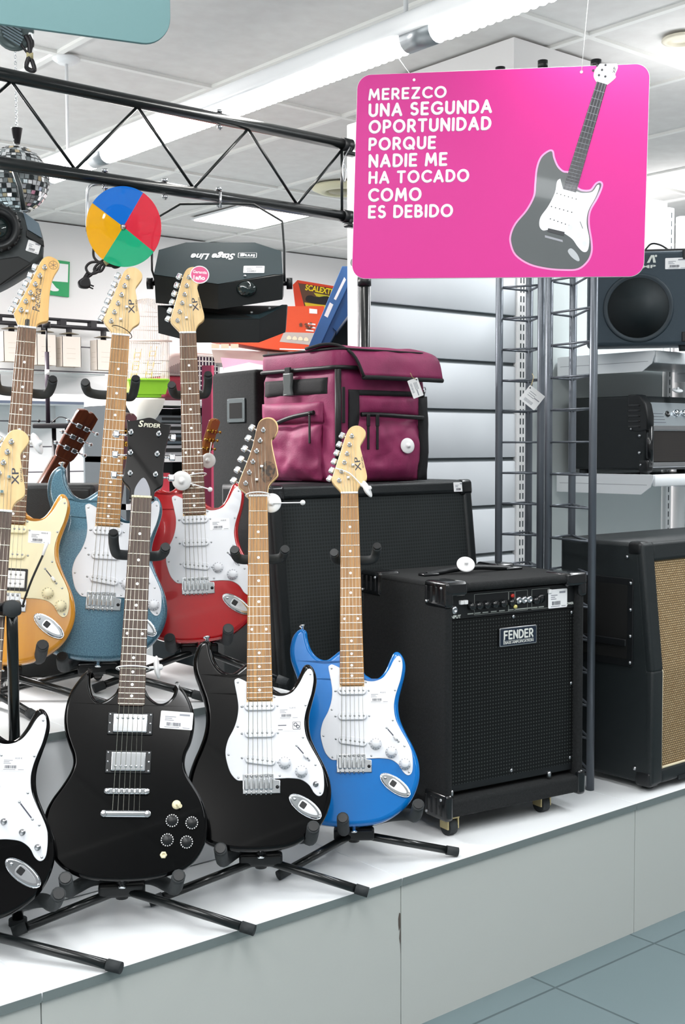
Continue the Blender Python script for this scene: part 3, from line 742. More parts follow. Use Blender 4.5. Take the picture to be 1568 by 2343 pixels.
# ------------------------------------------------------------------ burgundy bag
from mathutils import noise as mn
burg = mat('burgundy_nylon', (146, 46, 92), .62, noise=((124, 34, 78), 14, (1, 1, 1), .35, .7), bump=(260, .25))
web = mat('black_webbing', (30, 30, 32), .8, bump=(500, .4))
zip_m = mat('black_zip', (16, 16, 18), .5)
def soft(nx, ny, fn, thick):
    """cloth panel: fn(u, v) gives a point and normal; closed with a back"""
    b = MB(); vs = []; bk = []
    for j in range(ny+1):
        for i in range(nx+1):
            p, n = fn(i/nx, j/ny); vs.append(p); bk.append(p-n*thick)
    N = (nx+1)*(ny+1); fs = []
    for j in range(ny):
        for i in range(nx):
            a = j*(nx+1)+i; fs.append((a, a+1, a+nx+2, a+nx+1)); fs.append((N+a, N+a+nx+1, N+a+nx+2, N+a+1))
    rim = [i for i in range(nx+1)]+[(j)*(nx+1)+nx for j in range(1, ny+1)]+[ny*(nx+1)+i for i in range(nx-1, -1, -1)]+[j*(nx+1) for j in range(ny-1, 0, -1)]
    for i in range(len(rim)):
        a, c = rim[i], rim[(i+1) % len(rim)]; fs.append((a, N+a, N+c, c))
    return b.add(vs+bk, fs, True)
def puff(p, n, amp, s=9, seed=0):
    q = Vector((p.x*s+seed, p.y*s, p.z*s)); return p+n*(amp*mn.noise(q)+amp*.5*mn.noise(q*2.3))
Mz = CABTOP
ob = G(775, 1104, Mz+.002)
bag = thing('delivery_bag', 'burgundy insulated delivery bag with black webbing on top of the wide black cabinet', 'bag', T(*ob))
bk = 0
d0 = (ob-CAM).dot(FW); k = d0/FPX
BW = PY(975, 1090, ob.y).x-ob.x; BD = PX(600, 1060, ob.x).y-ob.y
BH = (1104-838)*k
def taper(o): return [(x*(1-.5*max(0, (y-.12)/(BD-.12))), y) for x, y in o]
body = MB()
def wrap(u, v):
    # once round the bag: left side, back, right side, front; corners softened
    o = rrect(0, BW, 0, BD, .022, 4); 
    return o
o = []
for i, q in enumerate(taper(rrect(0, BW, 0, BD, .025, 4))): o.append(q)
# densify
dense = []
for i in range(len(o)):
    p1, p2 = Vector(o[i]), Vector(o[(i+1) % len(o)]); m_ = max(1, int((p2-p1).length/.014))
    for j in range(m_): dense.append(p1.lerp(p2, j/m_))
NZ = 20; K = len(dense); vs = []; fs = []
cx, cy = BW/2, BD/2
for j in range(NZ+1):
    z = BH*j/NZ; tuck = .012*(1-min(1, min(z, BH-z)/.03))
    for q in dense:
        n = Vector((q.x-cx, q.y-cy, 0)).normalized(); p = Vector((q.x, q.y, z))-n*tuck
        vs.append(puff(p, n, .006, 11))
for j in range(NZ):
    for i in range(K): fs.append((j*K+i, j*K+(i+1) % K, (j+1)*K+(i+1) % K, (j+1)*K+i))
body.add(vs, fs, True); body.f.append(list(range(K))[::-1]); body.sm.append(False); body.f.append([NZ*K+i for i in range(K)]); body.sm.append(True)
part('bag_body', body, burg, bag)
Lf = Matrix(((0, 0, -1, 0), (-1, 0, 0, 0), (0, 1, 0, 0), (0, 0, 0, 1)))    # left side: x runs towards the viewer's right, y up, z out
LM = T(0, BD, 0) @ Lf                                                      # x from the far edge (0) to the near edge (BD)
RM = Matrix(((1, 0, 0, 0), (0, 0, -1, 0), (0, 1, 0, 0), (0, 0, 0, 1)))     # front: x along the front, y up, z out
def pad(M, x0, x1, y0, y1, zo, bulge, th=.006, nx=14, ny=14, seed=0, amp=.004):
    def fn(u, v):
        p = Vector((x0+(x1-x0)*u, y0+(y1-y0)*v, zo+bulge*(1-(2*u-1)**4)*(1-(2*v-1)**4)))
        p = puff(p, Vector((0, 0, 1)), amp, 16, seed); return p, Vector((0, 0, 1))
    b = soft(nx, ny, fn, th); b.v = [M @ q for q in b.v]; return b
def zipper(M, pts, r=.0042): return MB().tube([M @ Vector(p) for p in path(pts, 5)], r, 8)
# lid box above the body
lid = part('lid', MB().slab(taper(rrect(-.004, BW+.004, -.004, BD+.004, .03, 5)), BH-.004, BH+.052, .018, .006), burg, bag)
part('lid_piping', MB().tube([(x, y, BH+.048) for x, y in taper(rrect(-.002, BW+.002, -.002, BD+.002, .03, 5))], .003, 6, closed=True), web, lid)
part('lid_zip', MB().tube([(x, y, BH-.004) for x, y in taper(rrect(-.007, BW+.004, -.006, BD+.006, .03, 5))], .0062, 8, closed=True), zip_m, lid)
# flap folded over the front
def flap(u, v):
    yy = .30*BD-(.30*BD+.05)*v if v < .999 else -.05
    prof = path([(0, .36*BD, BH+.053), (0, .2*BD, BH+.062), (0, .03, BH+.058), (0, -.022, BH+.03), (0, -.036, BH-.028)], 6)
    f = v*(len(prof)-1); i = min(int(f), len(prof)-2); p = prof[i].lerp(prof[i+1], f-i)
    w0, w1 = -.012+.012*v, BW+.006+.03*v
    cut = .055*max(0, v-.25)*(1 if u < .18 else 0)
    x = w0+(w1-w0)*u + .07*max(0, 1-u*6)*max(0, v-.1)
    p = Vector((x, p.y, p.z)); n = Vector((0, -.5-.5*v, .9-.8*v)).normalized()
    return puff(p, n, .007, 9, 4), n
part('flap', soft(26, 22, flap, .008), burg, bag)
fl_edge = [flap(i/26, 1)[0]-Vector((0, -.002, .003)) for i in range(27)]
part('flap_binding', MB().tube(fl_edge, .0065, 8), web, bag)
part('flap_binding', MB().tube([flap(0, i/14)[0] for i in range(15)], .0045, 8), web, bag)
# left side
part('velcro_band', pad(LM, .02, BD-.045, BH-.075, BH-.030, .003, .004, .004, 10, 4, 2, .001), web, bag)
bk_ = part('buckle', MB().slab(cat([(-.017, -.028), (-.017, -.028), (.017, -.028), (.017, -.028), (.0135, -.012), (.0155, .002), (.0155, .002), (.016, .022), (.016, .022), (-.016, .022), (-.016, .022), (-.0155, .002), (-.0155, .002), (-.0135, -.012)], 3), 0, .010, .003, M=LM @ T(BD*.42, BH-.040, .010) @ Matrix.Diagonal((1.25, 1.3, 1, 1))), mat('grey_buckle', (84, 90, 90), .35), bag)
part('buckle_strap', MB().rbox(-.013, .013, .012, .045, .001, .007, .002, LM @ T(BD*.42, BH-.040, .012)), web, bk_)
pk = part('pocket', pad(LM, .012, BD*.80, .004, BH*.50, .006, .024, .012, 22, 20, 3, .012), burg, bag)
part('pocket_flap', pad(LM, .008, BD*.82, BH*.52, BH*.70, .004, .012, .006, 14, 8, 6, .005), burg, bag)
part('pocket_zip', zipper(LM, [(.02, BH*.46, .022), (BD*.25, BH*.50, .030), (BD*.5, BH*.565, .030), (BD*.76, BH*.605, .018)], .0065), zip_m, pk)
part('zip_pull', MB().rbox(-.004, .004, -.085, -.005, 0, .004, .0018, LM @ T(BD*.74, BH*.60, .026)).tube([LM @ Vector((BD*.74, BH*.60, .026)), LM @ Vector((BD*.74, BH*.585, .03))], .003, 6), zip_m, pk)
# corner zip
cz = part('corner_zip', MB().tube([(-.002, -.003, .03), (-.006, -.006, BH*.5), (-.004, -.004, BH-.01)], .009, 8), zip_m, bag)
part('zip_pull', MB().rbox(-.005, .005, -.10, 0, 0, .005, .002, RM @ T(.012, BH*.82, .006)), zip_m, cz)
# front
part('strap', pad(RM, .035, .072, BH*.42, BH*.80, .006, .006, .005, 6, 12, 8, .002), web, bag)
pk = part('pocket', pad(RM, .055, BW*.90, .004, BH*.55, .006, .030, .012, 22, 20, 11, .012), burg, bag)
part('pocket_flap', pad(RM, .07, BW*.91, BH*.585, BH*.75, .004, .014, .006, 14, 8, 13, .005), burg, bag)
part('pocket_zip', zipper(RM, [(.068, BH*.585, .018), (.12, BH*.585, .030), (BW*.7, BH*.57, .032), (BW*.92, BH*.565, .014)], .0065), zip_m, pk)
for x in (.078, .112): part('zip_pull', MB().rbox(-.0042, .0042, -.09, -.012, 0, .004, .0018, RM @ T(x, BH*.56, .034)).rbox(-.006, .006, -.03, .004, 0, .005, .002, RM @ T(x, BH*.575, .034)), zip_m, pk)
part('top_band', pad(RM, .072, BW-.01, BH*.755, BH*.80, .005, .003, .004, 10, 3, 14, .001), web, bag)
part('side_panel', pad(T(BW, 0, 0) @ RY(0) @ Matrix(((0, 0, 1, 0), (1, 0, 0, 0), (0, 1, 0, 0), (0, 0, 0, 1))), .005, .13, .0, BH*.82, -.002, .016, .008, 14, 14, 17, .006), web, bag)
part('front_edge_panel', pad(RM, BW*.90, BW+.004, .0, BH*.76, .002, .012, .006, 6, 12, 18, .004), web, bag)
part('zip_ring', MB().tube([(BW+.012+.006*math.cos(t*.6), .02, BH*.82+.010*math.sin(t*.6)) for t in range(11)], .0015, 6), steel, bag)

# ------------------------------------------------------------------ guitars
# outlines traced once, in millimetres: x to the treble side, y up the neck, origin at the middle of the body's lower edge
def sc(pts, ax, y0, kx, ky, tilt=0.0):
    return [((x-(ax-tilt*(y0-y)))*kx*.001, (y0-y)*ky*.001) for x, y in pts]
BODY = sc([(578, 372), (560, 292), (505, 228), (440, 224), (405, 240), (382, 258), (330, 290), (272, 272), (228, 218), (206, 152), (200, 112), (182, 92), (150, 91), (116, 122), (98, 165),
           (90, 220), (98, 290), (128, 370), (158, 450), (173, 520), (175, 585), (163, 655), (138, 725), (108, 795), (84, 870), (72, 950), (74, 1030), (92, 1110), (132, 1190), (196, 1252),
           (280, 1285), (380, 1302), (515, 1305), (650, 1293), (752, 1258), (848, 1190), (900, 1118), (930, 1025), (926, 930), (894, 840), (850, 758), (814, 680), (800, 605), (804, 540),
           (822, 470), (841, 400), (849, 338), (836, 282), (806, 246), (772, 250), (746, 298), (722, 350), (690, 394), (650, 415), (612, 402)],
          515, 1305, .356, .372, 16/855)
GUARD = sc([(345, 345), (356, 328), (375, 326), (420, 347), (420, 347), (424, 455), (424, 455), (576, 455), (576, 455), (577, 425), (577, 425), (612, 434), (655, 431), (702, 410), (741, 360), (772, 303), (800, 276),
            (820, 290), (828, 340), (815, 420), (795, 480), (777, 540), (770, 600), (781, 670), (813, 738), (850, 800), (878, 860), (887, 920), (885, 980), (872, 1006), (850, 1010), (825, 990),
            (797, 948), (750, 917), (690, 908), (640, 908), (640, 908), (400, 915), (400, 915), (368, 910), (330, 868), (306, 800), (299, 745), (313, 682), (345, 620), (365, 558), (371, 490), (360, 420)],
           515, 1305, .356, .372, 16/855)
SGBODY = sc([(940, 395), (880, 375), (820, 395), (784, 432), (768, 462), (722, 502), (662, 525), (622, 500), (600, 445), (594, 380), (601, 312), (598, 306), (560, 328), (510, 388), (462, 462), (430, 560), (420, 650), (430, 740), (457, 820),
             (480, 880), (485, 940), (462, 1002), (412, 1080), (352, 1160), (312, 1240), (300, 1332), (320, 1430), (372, 1530), (452, 1600), (560, 1642), (700, 1660), (850, 1663), (1000, 1652), (1150, 1622), (1250, 1582), (1322, 1520),
             (1372, 1430), (1392, 1330), (1380, 1220), (1350, 1140), (1304, 1065), (1262, 1000), (1243, 930), (1254, 860), (1288, 790), (1310, 705), (1316, 620), (1300, 540), (1262, 460), (1218, 408), (1195, 378), (1187, 382), (1180, 430), (1160, 482),
             (1110, 522), (1060, 525), (1010, 492), (984, 455), (965, 415)], 820, 1663, .293, .3086, -.05)
HEAD = [((x-1306)*.000406, (605-y)*.000428) for x, y in [(1255, 610), (1255, 610), (1251, 590), (1206, 538), (1202, 510), (1224, 440), (1258, 335), (1288, 245), (1310, 202), (1340, 184), (1375, 186), (1404, 210), (1411, 242), (1392, 280), (1376, 312), (1385, 362), (1400, 430), (1413, 512), (1376, 550), (1359, 580), (1357, 610), (1357, 610)]]
HEADW = [((x-755)*.0004, (610-y)*.00042) for x, y in [(697, 614), (697, 614), (692, 592), (648, 552), (650, 518), (682, 435), (722, 325), (750, 205), (768, 160), (802, 140), (840, 143), (865, 170), (872, 210), (856, 250), (836, 275), (840, 322), (855, 402), (868, 470), (864, 492), (820, 540), (810, 590), (810, 614), (810, 614)]]
HEADP = [((x-187)*.000335, (1130-y)*.00037) for x, y in [(128, 1136), (128, 1136), (124, 1110), (94, 1045), (100, 1020), (160, 880), (220, 730), (250, 655), (280, 622), (320, 617), (368, 640), (378, 680), (350, 740), (332, 800), (325, 900), (326, 1000), (328, 1060), (285, 1080), (258, 1098), (246, 1136), (246, 1136)]]
HEADS = [((x-352)*.00018, (1300-y)*.00019) for x, y in [(205, 1310), (205, 1310), (205, 1210), (190, 1170), (110, 1080), (128, 1000), (146, 850), (150, 640), (135, 440), (120, 312), (120, 312), (180, 330), (300, 300), (395, 275), (470, 290), (560, 340), (668, 350), (668, 350), (650, 470), (620, 640), (600, 900), (600, 1110), (540, 1170), (505, 1210), (505, 1310), (505, 1310)]]
PEGS = [((x-1306)*.000406, (605-y)*.000428) for x, y in [(1245, 527), (1260, 472), (1278, 417), (1295, 363), (1310, 307), (1325, 253)]]
BUTT = [((x-1306)*.000406, (605-y)*.000428) for x, y in [(1186, 497), (1200, 446), (1215, 391), (1231, 338), (1248, 285), (1265, 229)]]

def solve_frame(bx, by, db, nx, ny, L, twist=0.0):
    B = D(bx, by, db); lo, hi = db, db+.8
    best = None
    for i in range(400):
        t = db+.8*i/400; e = abs((D(nx, ny, t)-B).length-L)
        if best is None or e < best[0]: best = (e, t)
    N = D(nx, ny, best[1]); y = (N-B).normalized()
    n = CAM-(B+N)/2; n = n-y*n.dot(y); n.normalize()
    n.rotate(Matrix.Rotation(math.radians(twist), 3, y)); x = y.cross(n)
    return frame(B, x, y, n)

def add_strings(root, ynut, ysad, zn, zs, wn, ws, n=6, skip=()):
    for i in range(n):
        if i in skip: continue
        f = (i/(n-1)-.5)
        part('string', MB().tube([(f*wn, ynut, zn), (f*ws, ysad, zs)], (.00062, .00056, .0005, .00042, .00036, .00034)[i], 5), strg, root)
def knob(parent, x, y, m, r=.0118, base=None, name='knob', z=.0025):
    k = part(name, MB().lathe([(r*1.16, z), (r*1.12, z+.003), (r*.86, z+.0045), (r*.78, z+.014), (r*.7, z+.0155), (0, z+.0158)], 22, T(x, y, 0)), base or m, parent)
    b = MB()
    for j in range(11):
        a = math.radians(-60+30*j); b.box(-.0005, .0005, r*.92, r*1.08, z+.0038, z+.0046, T(x, y, 0) @ RZ(math.degrees(a)))
    part('dial_marks', b, ink if m is not blklac else wht, k)
    return k
def peg(root, px, py, bx, by, z=-.002, side=-1, btn=chrome):
    p = part('tuning_peg', MB().lathe([(.0058, z), (.0058, z+.002), (.0044, z+.003), (.0034, z+.003), (.003, z+.011), (.0034, z+.012), (0, z+.0125)], 14, T(px, py, 0)), chrome, root)
    d = Vector((bx-px, by-py, 0)).normalized()
    b = MB().tube([(px, py, -.02), (bx-d.x*.006, by-d.y*.006, -.02)], .0023, 8)
    M = frame((bx, by, -.02), d, (-d.y, d.x, 0), (0, 0, 1))
    b.rbox(-.007, .007, -.0085, .0085, -.0042, .0042, .0038, M)
    part('tuner_button', b, btn, p)
def neck(root, ynut, L, nf, yend, wn, we, fb, back, headpts, headm, zfb=.0085, dots=True, nutm=wht, headz=-.003, head_t=.014):
    nk = part('neck', MB().slab([(-wn/2, ynut), (wn/2, ynut), (we/2, yend), (we/2, yend-.02), (-we/2, yend-.02), (-we/2, yend)], -.016, zfb-.0055, 0, .008), back, root)
    r = .006
    o = [(-wn/2, ynut-.001), (-we/2, yend+r), (-we/2+r*.3, yend+r*.3), (-we/2+r, yend), (we/2-r, yend), (we/2-r*.3, yend+r*.3), (we/2, yend+r), (wn/2, ynut-.001)]
    fbo = part('fretboard', MB().slab(o, zfb-.0055, zfb, .0012), fb, root)
    fm = MB(); dm = MB()
    wy = lambda y: wn+(we-wn)*(ynut-y)/(ynut-yend)
    pos = [ynut-L*(1-2**(-i/12)) for i in range(nf+2)]
    for i in range(1, nf+1):
        w = wy(pos[i])/2-.0004; fm.rbox(-w, w, pos[i]-.0012, pos[i]+.0012, zfb-.001, zfb+.001, .0009, steps=1)
    for i in (3, 5, 7, 9, 12, 15, 17, 19, 21):
        if i > nf: continue
        yy = (pos[i]+pos[i-1])/2
        for xx in ((0,) if i != 12 else (-wy(yy)*.3, wy(yy)*.3)): dm.slab(ell(xx, yy, .0032, .0032, 14), zfb-.001, zfb+.0002)
    parts('fret', fm, fretm, fbo); parts('inlay_dot', dm, pearl, fbo)
    part('nut', MB().rbox(-wn/2, wn/2, ynut-.0015, ynut+.0035, zfb-.006, zfb+.0022, .001, steps=1), nutm, root)
    hd = part('headstock', MB().slab(cat([(x, y+ynut+.003) for x, y in headpts], 5), headz-head_t, headz, .0018, .0018, steps=2), headm, root)
    return nk, hd
def single_coil(root, y, rot=0, m=pgw, w=.066):
    M = T(0, y, 0) @ RZ(rot)
    p = part('pickup', MB().slab(rrect(-w/2, w/2, -.0095, .0095, .0093, 6), .002, .0085, .002, 0, M=M), m, root)
    b = MB()
    for i in range(6): b.lathe([(.0024, .0085), (.0022, .0092), (0, .0093)], 10, M @ T((i-2.5)*.0104, 0, 0))
    part('pole_pieces', b, steel, p)
    s = MB()
    for q in (-1, 1): s.lathe([(.0026, .0024), (.002, .0036), (0, .004)], 10, M @ T(q*(w/2+.0055), 0, 0))
    parts('screw', s, steel, p)
def tremolo(root, y0=.117, y1=.158, x0=-.037, x1=.042):
    o = [(x0, y0), (x1, y0), (x1, y0+.027), (x1-.012, y0+.029), (x1-.0125, y1), (x0, y1)]
    b = part('bridge', MB().slab(o, .0005, .004, .001), chrome, root)
    sd = MB(); pins = MB()
    for i in range(6):
        x = x0+.008+i*.0103
        sd.rbox(x-.0044, x+.0044, y0+.008, y1-.008, .004, .0098, .0018, steps=2)
        pins.lathe([(.0026, .004), (.0026, .0068), (0, .0072)], 10, T(x, y1-.0045, 0))
        pins.tube([(x, y0+.008, .007), (x, y0-.003, .007)], .0016, 8)
    part('saddles', sd, chrome, b); parts('bridge_screw', pins, steel, b)
    part('arm_hole', MB().lathe([(.0038, .0041), (0, .0042)], 12, T(x1-.006, y0+.013, 0)), black, b)
def jack_plate(root, cx=.094, cy=.088, rot=-36, L=.04, W=.0165, z=0):
    M = T(cx, cy, z) @ RZ(rot)
    j = part('jack_plate', MB().slab(ell(0, 0, L, W, 30), 0, .004, .0038, M=M), chrome, root)
    rec = part('jack_recess', MB().slab(cat([(-.012, -.009), (-.012, .009), (.014, .008), (.031, 0), (.014, -.008)], 6), .0038, .0046, .0005, M=M), steel, j)
    part('jack_socket', MB().slab(rrect(-.012, .001, -.0065, .0065, .002, 2), .0044, .0054, M=M), black, j)
    s = MB().lathe([(.0035, .004), (.0026, .0052), (0, .0054)], 10, M @ T(-.027, 0, 0)).lathe([(.003, .003), (.0024, .0042), (0, .0045)], 10, M @ T(.036, 0, 0))
    parts('screw', s, steel, j)
def strap_button(root, x, y, ang):
    """button standing off the body's edge, pointing along ang degrees in the body plane"""
    M = T(x, y, -.021) @ RZ(ang-90) @ RX(-90)
    part('strap_button', MB().lathe([(.004, -.004), (.0035, .007), (.0075, .010), (.0078, .012), (.005, .0135), (0, .0138)], 14, M), chrome, root)

def strat(name, label, M, lac, fb=rosew, back=maple, head=HEAD, headm=maple, guard=pgw, fronts=('s', 's', 's'), knobs='www', knobm=None, brand='XP', switch_tip=True, label_at=(.061, .288), price='52,00 €',
          jack=True, dark_edge=False):
    g = thing(name, label, 'guitar', M, 'electric guitars on the stepped display')
    part('body', MB().slab(cat(BODY, 5), -.043, 0, .011, .011, steps=5), lac, g)
    if guard is not None:
        pg = part('pickguard', MB().slab(cat(GUARD, 5), -.0005, .0024, .0008, 0, steps=1), guard, g)
        s = MB()
        scr = [(366, 350), (370, 608), (318, 768), (378, 898), (397, 492), (590, 440), (808, 308), (778, 492), (762, 678), (836, 836), (863, 993), (624, 892)]
        for x, y in sc(scr, 515, 1305, .356, .372, 16/855): s.lathe([(.0026, .0022), (.002, .0032), (0, .0034)], 10, T(x, y, 0))
        parts('pickguard_screw', s, steel, pg)
    neck(g, .786, .648, 22, .314, .042, .0565, fb, back, head, headm)
    nutstr = .786
    if 'h' in fronts:
        single_coil(g, .302, 0, guard); single_coil(g, .244, 0, guard)
        hb = part('humbucker_pickup', MB().rbox(-.036, .036, .169, .207, .002, .009, .002, steps=2), wht, g)
        part('bobbin_gap', MB().box(-.034, .034, .1875, .1885, .0088, .0093), ink, hb)
        b = MB()
        for yy in (.178, .198):
            for i in range(6): b.lathe([(.0024, .009), (0, .0096)], 10, T((i-2.5)*.0104, yy, 0))
        part('pole_pieces', b, steel, hb)
        part('pickup_ring', MB().slab(rrect(-.041, .041, .163, .213, .002, 2), .0015, .004), black, g)
    else:
        for y, r in ((.302, 0), (.244, 0), (.187, -8)): single_coil(g, y, r, guard)
    tremolo(g)
    kp = ((.052, .180), (.087, .161), (.117, .134))
    for i, c in enumerate(knobs):
        x, y = kp[i]
        if c == 'w': knob(g, x, y, knobm or pgw)
        elif c == 's': part('bare_potentiometer_shaft', MB().lathe([(.006, .0024), (.006, .004), (.0034, .004), (.0034, .012), (0, .0122)], 12, T(x, y, 0)), steel, g)
    sw = part('selector_switch', MB().slab([(-.0012, -.017), (.0012, -.017), (.0012, .017), (-.0012, .017)], .0022, .0028, M=T(.091, .2005, 0) @ RZ(40)), ink, g)
    b = MB()
    for q in (-1, 1): b.lathe([(.0026, .0024), (.002, .0036), (0, .0038)], 10, T(.091, .2005, 0) @ RZ(40) @ T(0, q*.0205, 0))
    parts('screw', b, steel, sw)
    if switch_tip: part('switch_tip', MB().rbox(-.003, .003, -.006, .006, .004, .014, .0028, T(.0965, .193, 0) @ RZ(40)), wht, sw)
    if jack: jack_plate(g)
    strap_button(g, -.114, .452, 100); strap_button(g, 0, .0005, 270)
    hy = .789
    if head is HEAD:
        for (px, py), (bx, by) in zip(PEGS, BUTT): peg(g, px, py+hy, bx, by+hy)
    elif head is HEADW:
        for i in range(6): peg(g, -.028+.0085*i-(.001 if i == 5 else 0), hy+.034+.0268*i-.002, -.056+.0085*i, hy+.047+.0268*i)
    else:
        for i in range(6): peg(g, -.016+.0092*i, hy+.042+.0232*i, -.038+.0092*i, hy+.049+.0232*i)
    tr = MB()
    for x, y in ((.009, .073), (-.003, .04)): tr.rbox(x-.004, x+.004, y+hy-.0035, y+hy+.0035, -.003, .005, .0012, steps=1)
    parts('string_tree', tr, chrome, g)
    add_strings(g, .789, .135, .0105, .0115, .034, .052)
    for i in range(6):
        px, py = PEGS[i] if head is HEAD else ((-.028+.0085*i, .034+.0268*i) if head is HEADW else (-.016+.0092*i, .042+.0232*i))
        part('string', MB().tube([((i/5-.5)*.034, .789, .0102), (px+.003, py+hy, .004)], .00045, 4), strg, g)
    if brand == 'XP':
        R = T(.030, hy+.060, -.0029) @ RZ(96)
        part('brand_mark', lettering('XP', width=.036, height=.0145, bold=.01, M=R), ink, g)
        part('maker_line', lettering('GUITARS', width=.030, height=.0042, M=R @ T(.006, -.0072, 0)), ink, g)
    if label_at: sticker(g, T(label_at[0], label_at[1], .0025), .049, .029, price)
    return g

FR = solve_frame
black_M = FR(597, 1948, 2.50, 590.5, 1138, .786)
blue_M = FR(810, 1890, 2.68, 800, 1131, .786)
left_M = FR(-78, 2113, 2.19, 3, 1172, .786)
sg_M = FR(280, 2016, 2.34, 324, 1141, .797)
yell_M = FR(4, 1520, 2.62, 61.5, 752, .786)
teal_M = FR(225, 1512, 2.75, 276, 769, .786)
red_M = FR(456, 1469, 2.92, 430, 764, .786)

blk = strat('electric_guitar', 'black electric guitar with burnt walnut headstock, beside the bright blue guitar', black_M, blklac, fb=rosel, head=HEADW, headm=walnut, knobs='wws', brand=None, price='52,00 €')
hd = MB().slab(cat([(x*1.035+.0005, y*1.015+.789) for x, y in HEADW], 5), -.015, -.0038, .001)
part('headstock_binding', hd, maple, blk)
scorch = mat('scorched_wood', (58, 46, 38), .6, noise=((110, 80, 56), 120, (1, 1, 1), .45, .62))
b = MB().slab(cat([(.006, .05), (.012, .076), (.018, .088), (.034, .084), (.041, .07), (.036, .05), (.028, .038), (.016, .034), (.011, .042)], 4), -.0030, -.0027, M=T(0, .789, 0))
part('scorch_mark', b, scorch, blk)
s2 = part('repair_label', MB().slab(rrect(-.026, .026, -.011, .011, .001, 2), 0, .0005, M=T(.063, .259, .0025)), paper, blk)
part('gear_symbol_frame', MB().slab(rrect(.0075, .0245, -.0085, .0085, .0015, 2), .0005, .0007, M=T(.063, .259, .0025)).slab(rrect(.0085, .0235, -.0075, .0075, .001, 2), .0006, .0009, M=T(.063, .259, .0025)), ink, s2)
part('gear_symbol_field', MB().slab(rrect(.0085, .0235, -.0075, .0075, .001, 2), .0008, .001, M=T(.063, .259, .0025)), paper, s2)
gm = MB()
for gx, gy, gr in ((.0135, .0022, .0036), (.0188, -.0025, .0033)):
    for k in range(8):
        a = 2*PI*k/8; gm.tube([(gx+gr*math.cos(a), gy+gr*math.sin(a), .0012), (gx+gr*math.cos(a+.8), gy+gr*math.sin(a+.8), .0012)], .0008, 4, M=T(.063, .259, .0025))
part('gear_symbol', gm, ink, s2)
part('printed_lines', MB().box(-.024, -.006, .0, .0018, .0005, .0007, T(.063, .259, .0025)).box(-.024, -.014, -.009, -.0078, .0005, .0007, T(.063, .259, .0025)), ink, s2)

strat('electric_guitar', 'bright blue electric guitar beside the black bass amplifier', blue_M, bluelac, fb=rosel, price='49,50 €')
lf = strat('electric_guitar', 'black electric guitar cut by the left edge, bare knob shafts on a white pickguard', left_M, blklac, fb=rosed, headm=maple, knobs='sss', switch_tip=False, price='60,00 €')
ye = strat('electric_guitar', 'natural amber wood electric guitar with a cream pickguard, at the left of the rear row', yell_M, amber, fb=rosew, back=maple_d, head=HEADP, headm=maple_d, guard=cream, fronts=('s', 's', 'h'), knobm=cream, knobs='0ww', brand=None, price='129,95 €')
R = T(.026, .789+.045, -.0029) @ RZ(90)
part('brand_mark', lettering('Pacifica', width=.058, height=.017, shear=.25, M=R), ink, ye)
part('maker_line', lettering('YAMAHA', width=.020, height=.0042, M=R @ T(.068, .0, 0)), ink, ye)
m = MB()
for k in range(24):
    a = 2*PI*k/24; m.tube([(.0105*math.cos(a), .0105*math.sin(a), 0), (.0105*math.cos(a+.27), .0105*math.sin(a+.27), 0)], .0004, 4, M=T(.05, .789+.168, -.0029))
for k in range(3): m.box(-.0004, .0004, -.009, .009, 0, .0003, T(.05, .789+.168, -.0029) @ RZ(60*k))
part('emblem', m, ink, ye)
part('truss_rod_slot', MB().slab(rrect(-.0055, .0055, .791, .812, .005, 4), -.004, -.0026), black, ye)
part('tremolo_arm', MB().tube(path([(.036, .135, .006), (.04, .15, .02), (.052, .19, .028), (.07, .24, .03)], 5), .0024, 8), black, ye)
part('tremolo_arm_tip', MB().tube([(.07, .24, .03), (.077, .27, .03)], .0028, 8, r1=.0046), wht, ye)
te = strat('electric_guitar', 'metallic steel blue electric guitar with white pickguard, standing behind the horned guitar neck', teal_M, teallac, fb=rosel, price=True, label_at=None)
rd = strat('electric_guitar', 'candy red electric guitar with a round pink guarantee sticker on its headstock', red_M, redlac, fb=rosew, price='65,00 €', knobs='ww0')
pink_st = mat('pink_sticker', (224, 92, 140), .4)
M = T(.036, .789+.158, -.0018)
st = part('guarantee_sticker', MB().slab(ell(0, 0, .0245, .0245, 30), 0, .0005, M=M), paper, rd)
part('pink_disc', MB().slab(ell(0, 0, .022, .022, 30), .0004, .0007, M=M), pink_st, st)
part('sticker_text', lettering('Garantía', width=.036, height=.008, bold=.02, M=M @ RZ(-6) @ T(-.018, .003, .0006)), paper, st)
part('sticker_text', lettering('1año', width=.030, height=.012, bold=.04, M=M @ RZ(-4) @ T(-.016, -.0145, .0006)), paper, st)

# the horned black guitar
sg = thing('electric_guitar', 'glossy black twin horned electric guitar with two chrome humbuckers, at the front', 'guitar', sg_M, 'electric guitars on the stepped display')
part('body', MB().slab(cat(SGBODY, 4), -.036, 0, .007, .012, steps=4), blklac, sg)
neck(sg, .797, .628, 22, .341, .043, .055, rosed, blklac, HEADS, blklac, nutm=cream, zfb=.010, headz=-.004)
hy = .80
for k in range(3):
    for q in (-1, 1):
        peg(sg, q*(.0265+.0015*k)-(.001 if q < 0 else -.001), hy+.057+.049*k, q*(.0265+.036), hy+.058+.049*k, z=-.004)
part('truss_rod_cover', MB().slab(cat([(-.017, .003), (-.017, .003), (.019, .003), (.019, .003), (.016, .025), (.002, .048), (-.014, .025)], 4), -.004, -.0024, M=T(0, hy, 0)), mat('grey_cover', (150, 152, 160), .3), sg)
sp_ = mat('silver_print', (215, 212, 190), .4)
part('brand_mark', lettering('S', height=.016, bold=.02, shear=.2, M=T(-.015, hy+.170, -.0039)), sp_, sg)
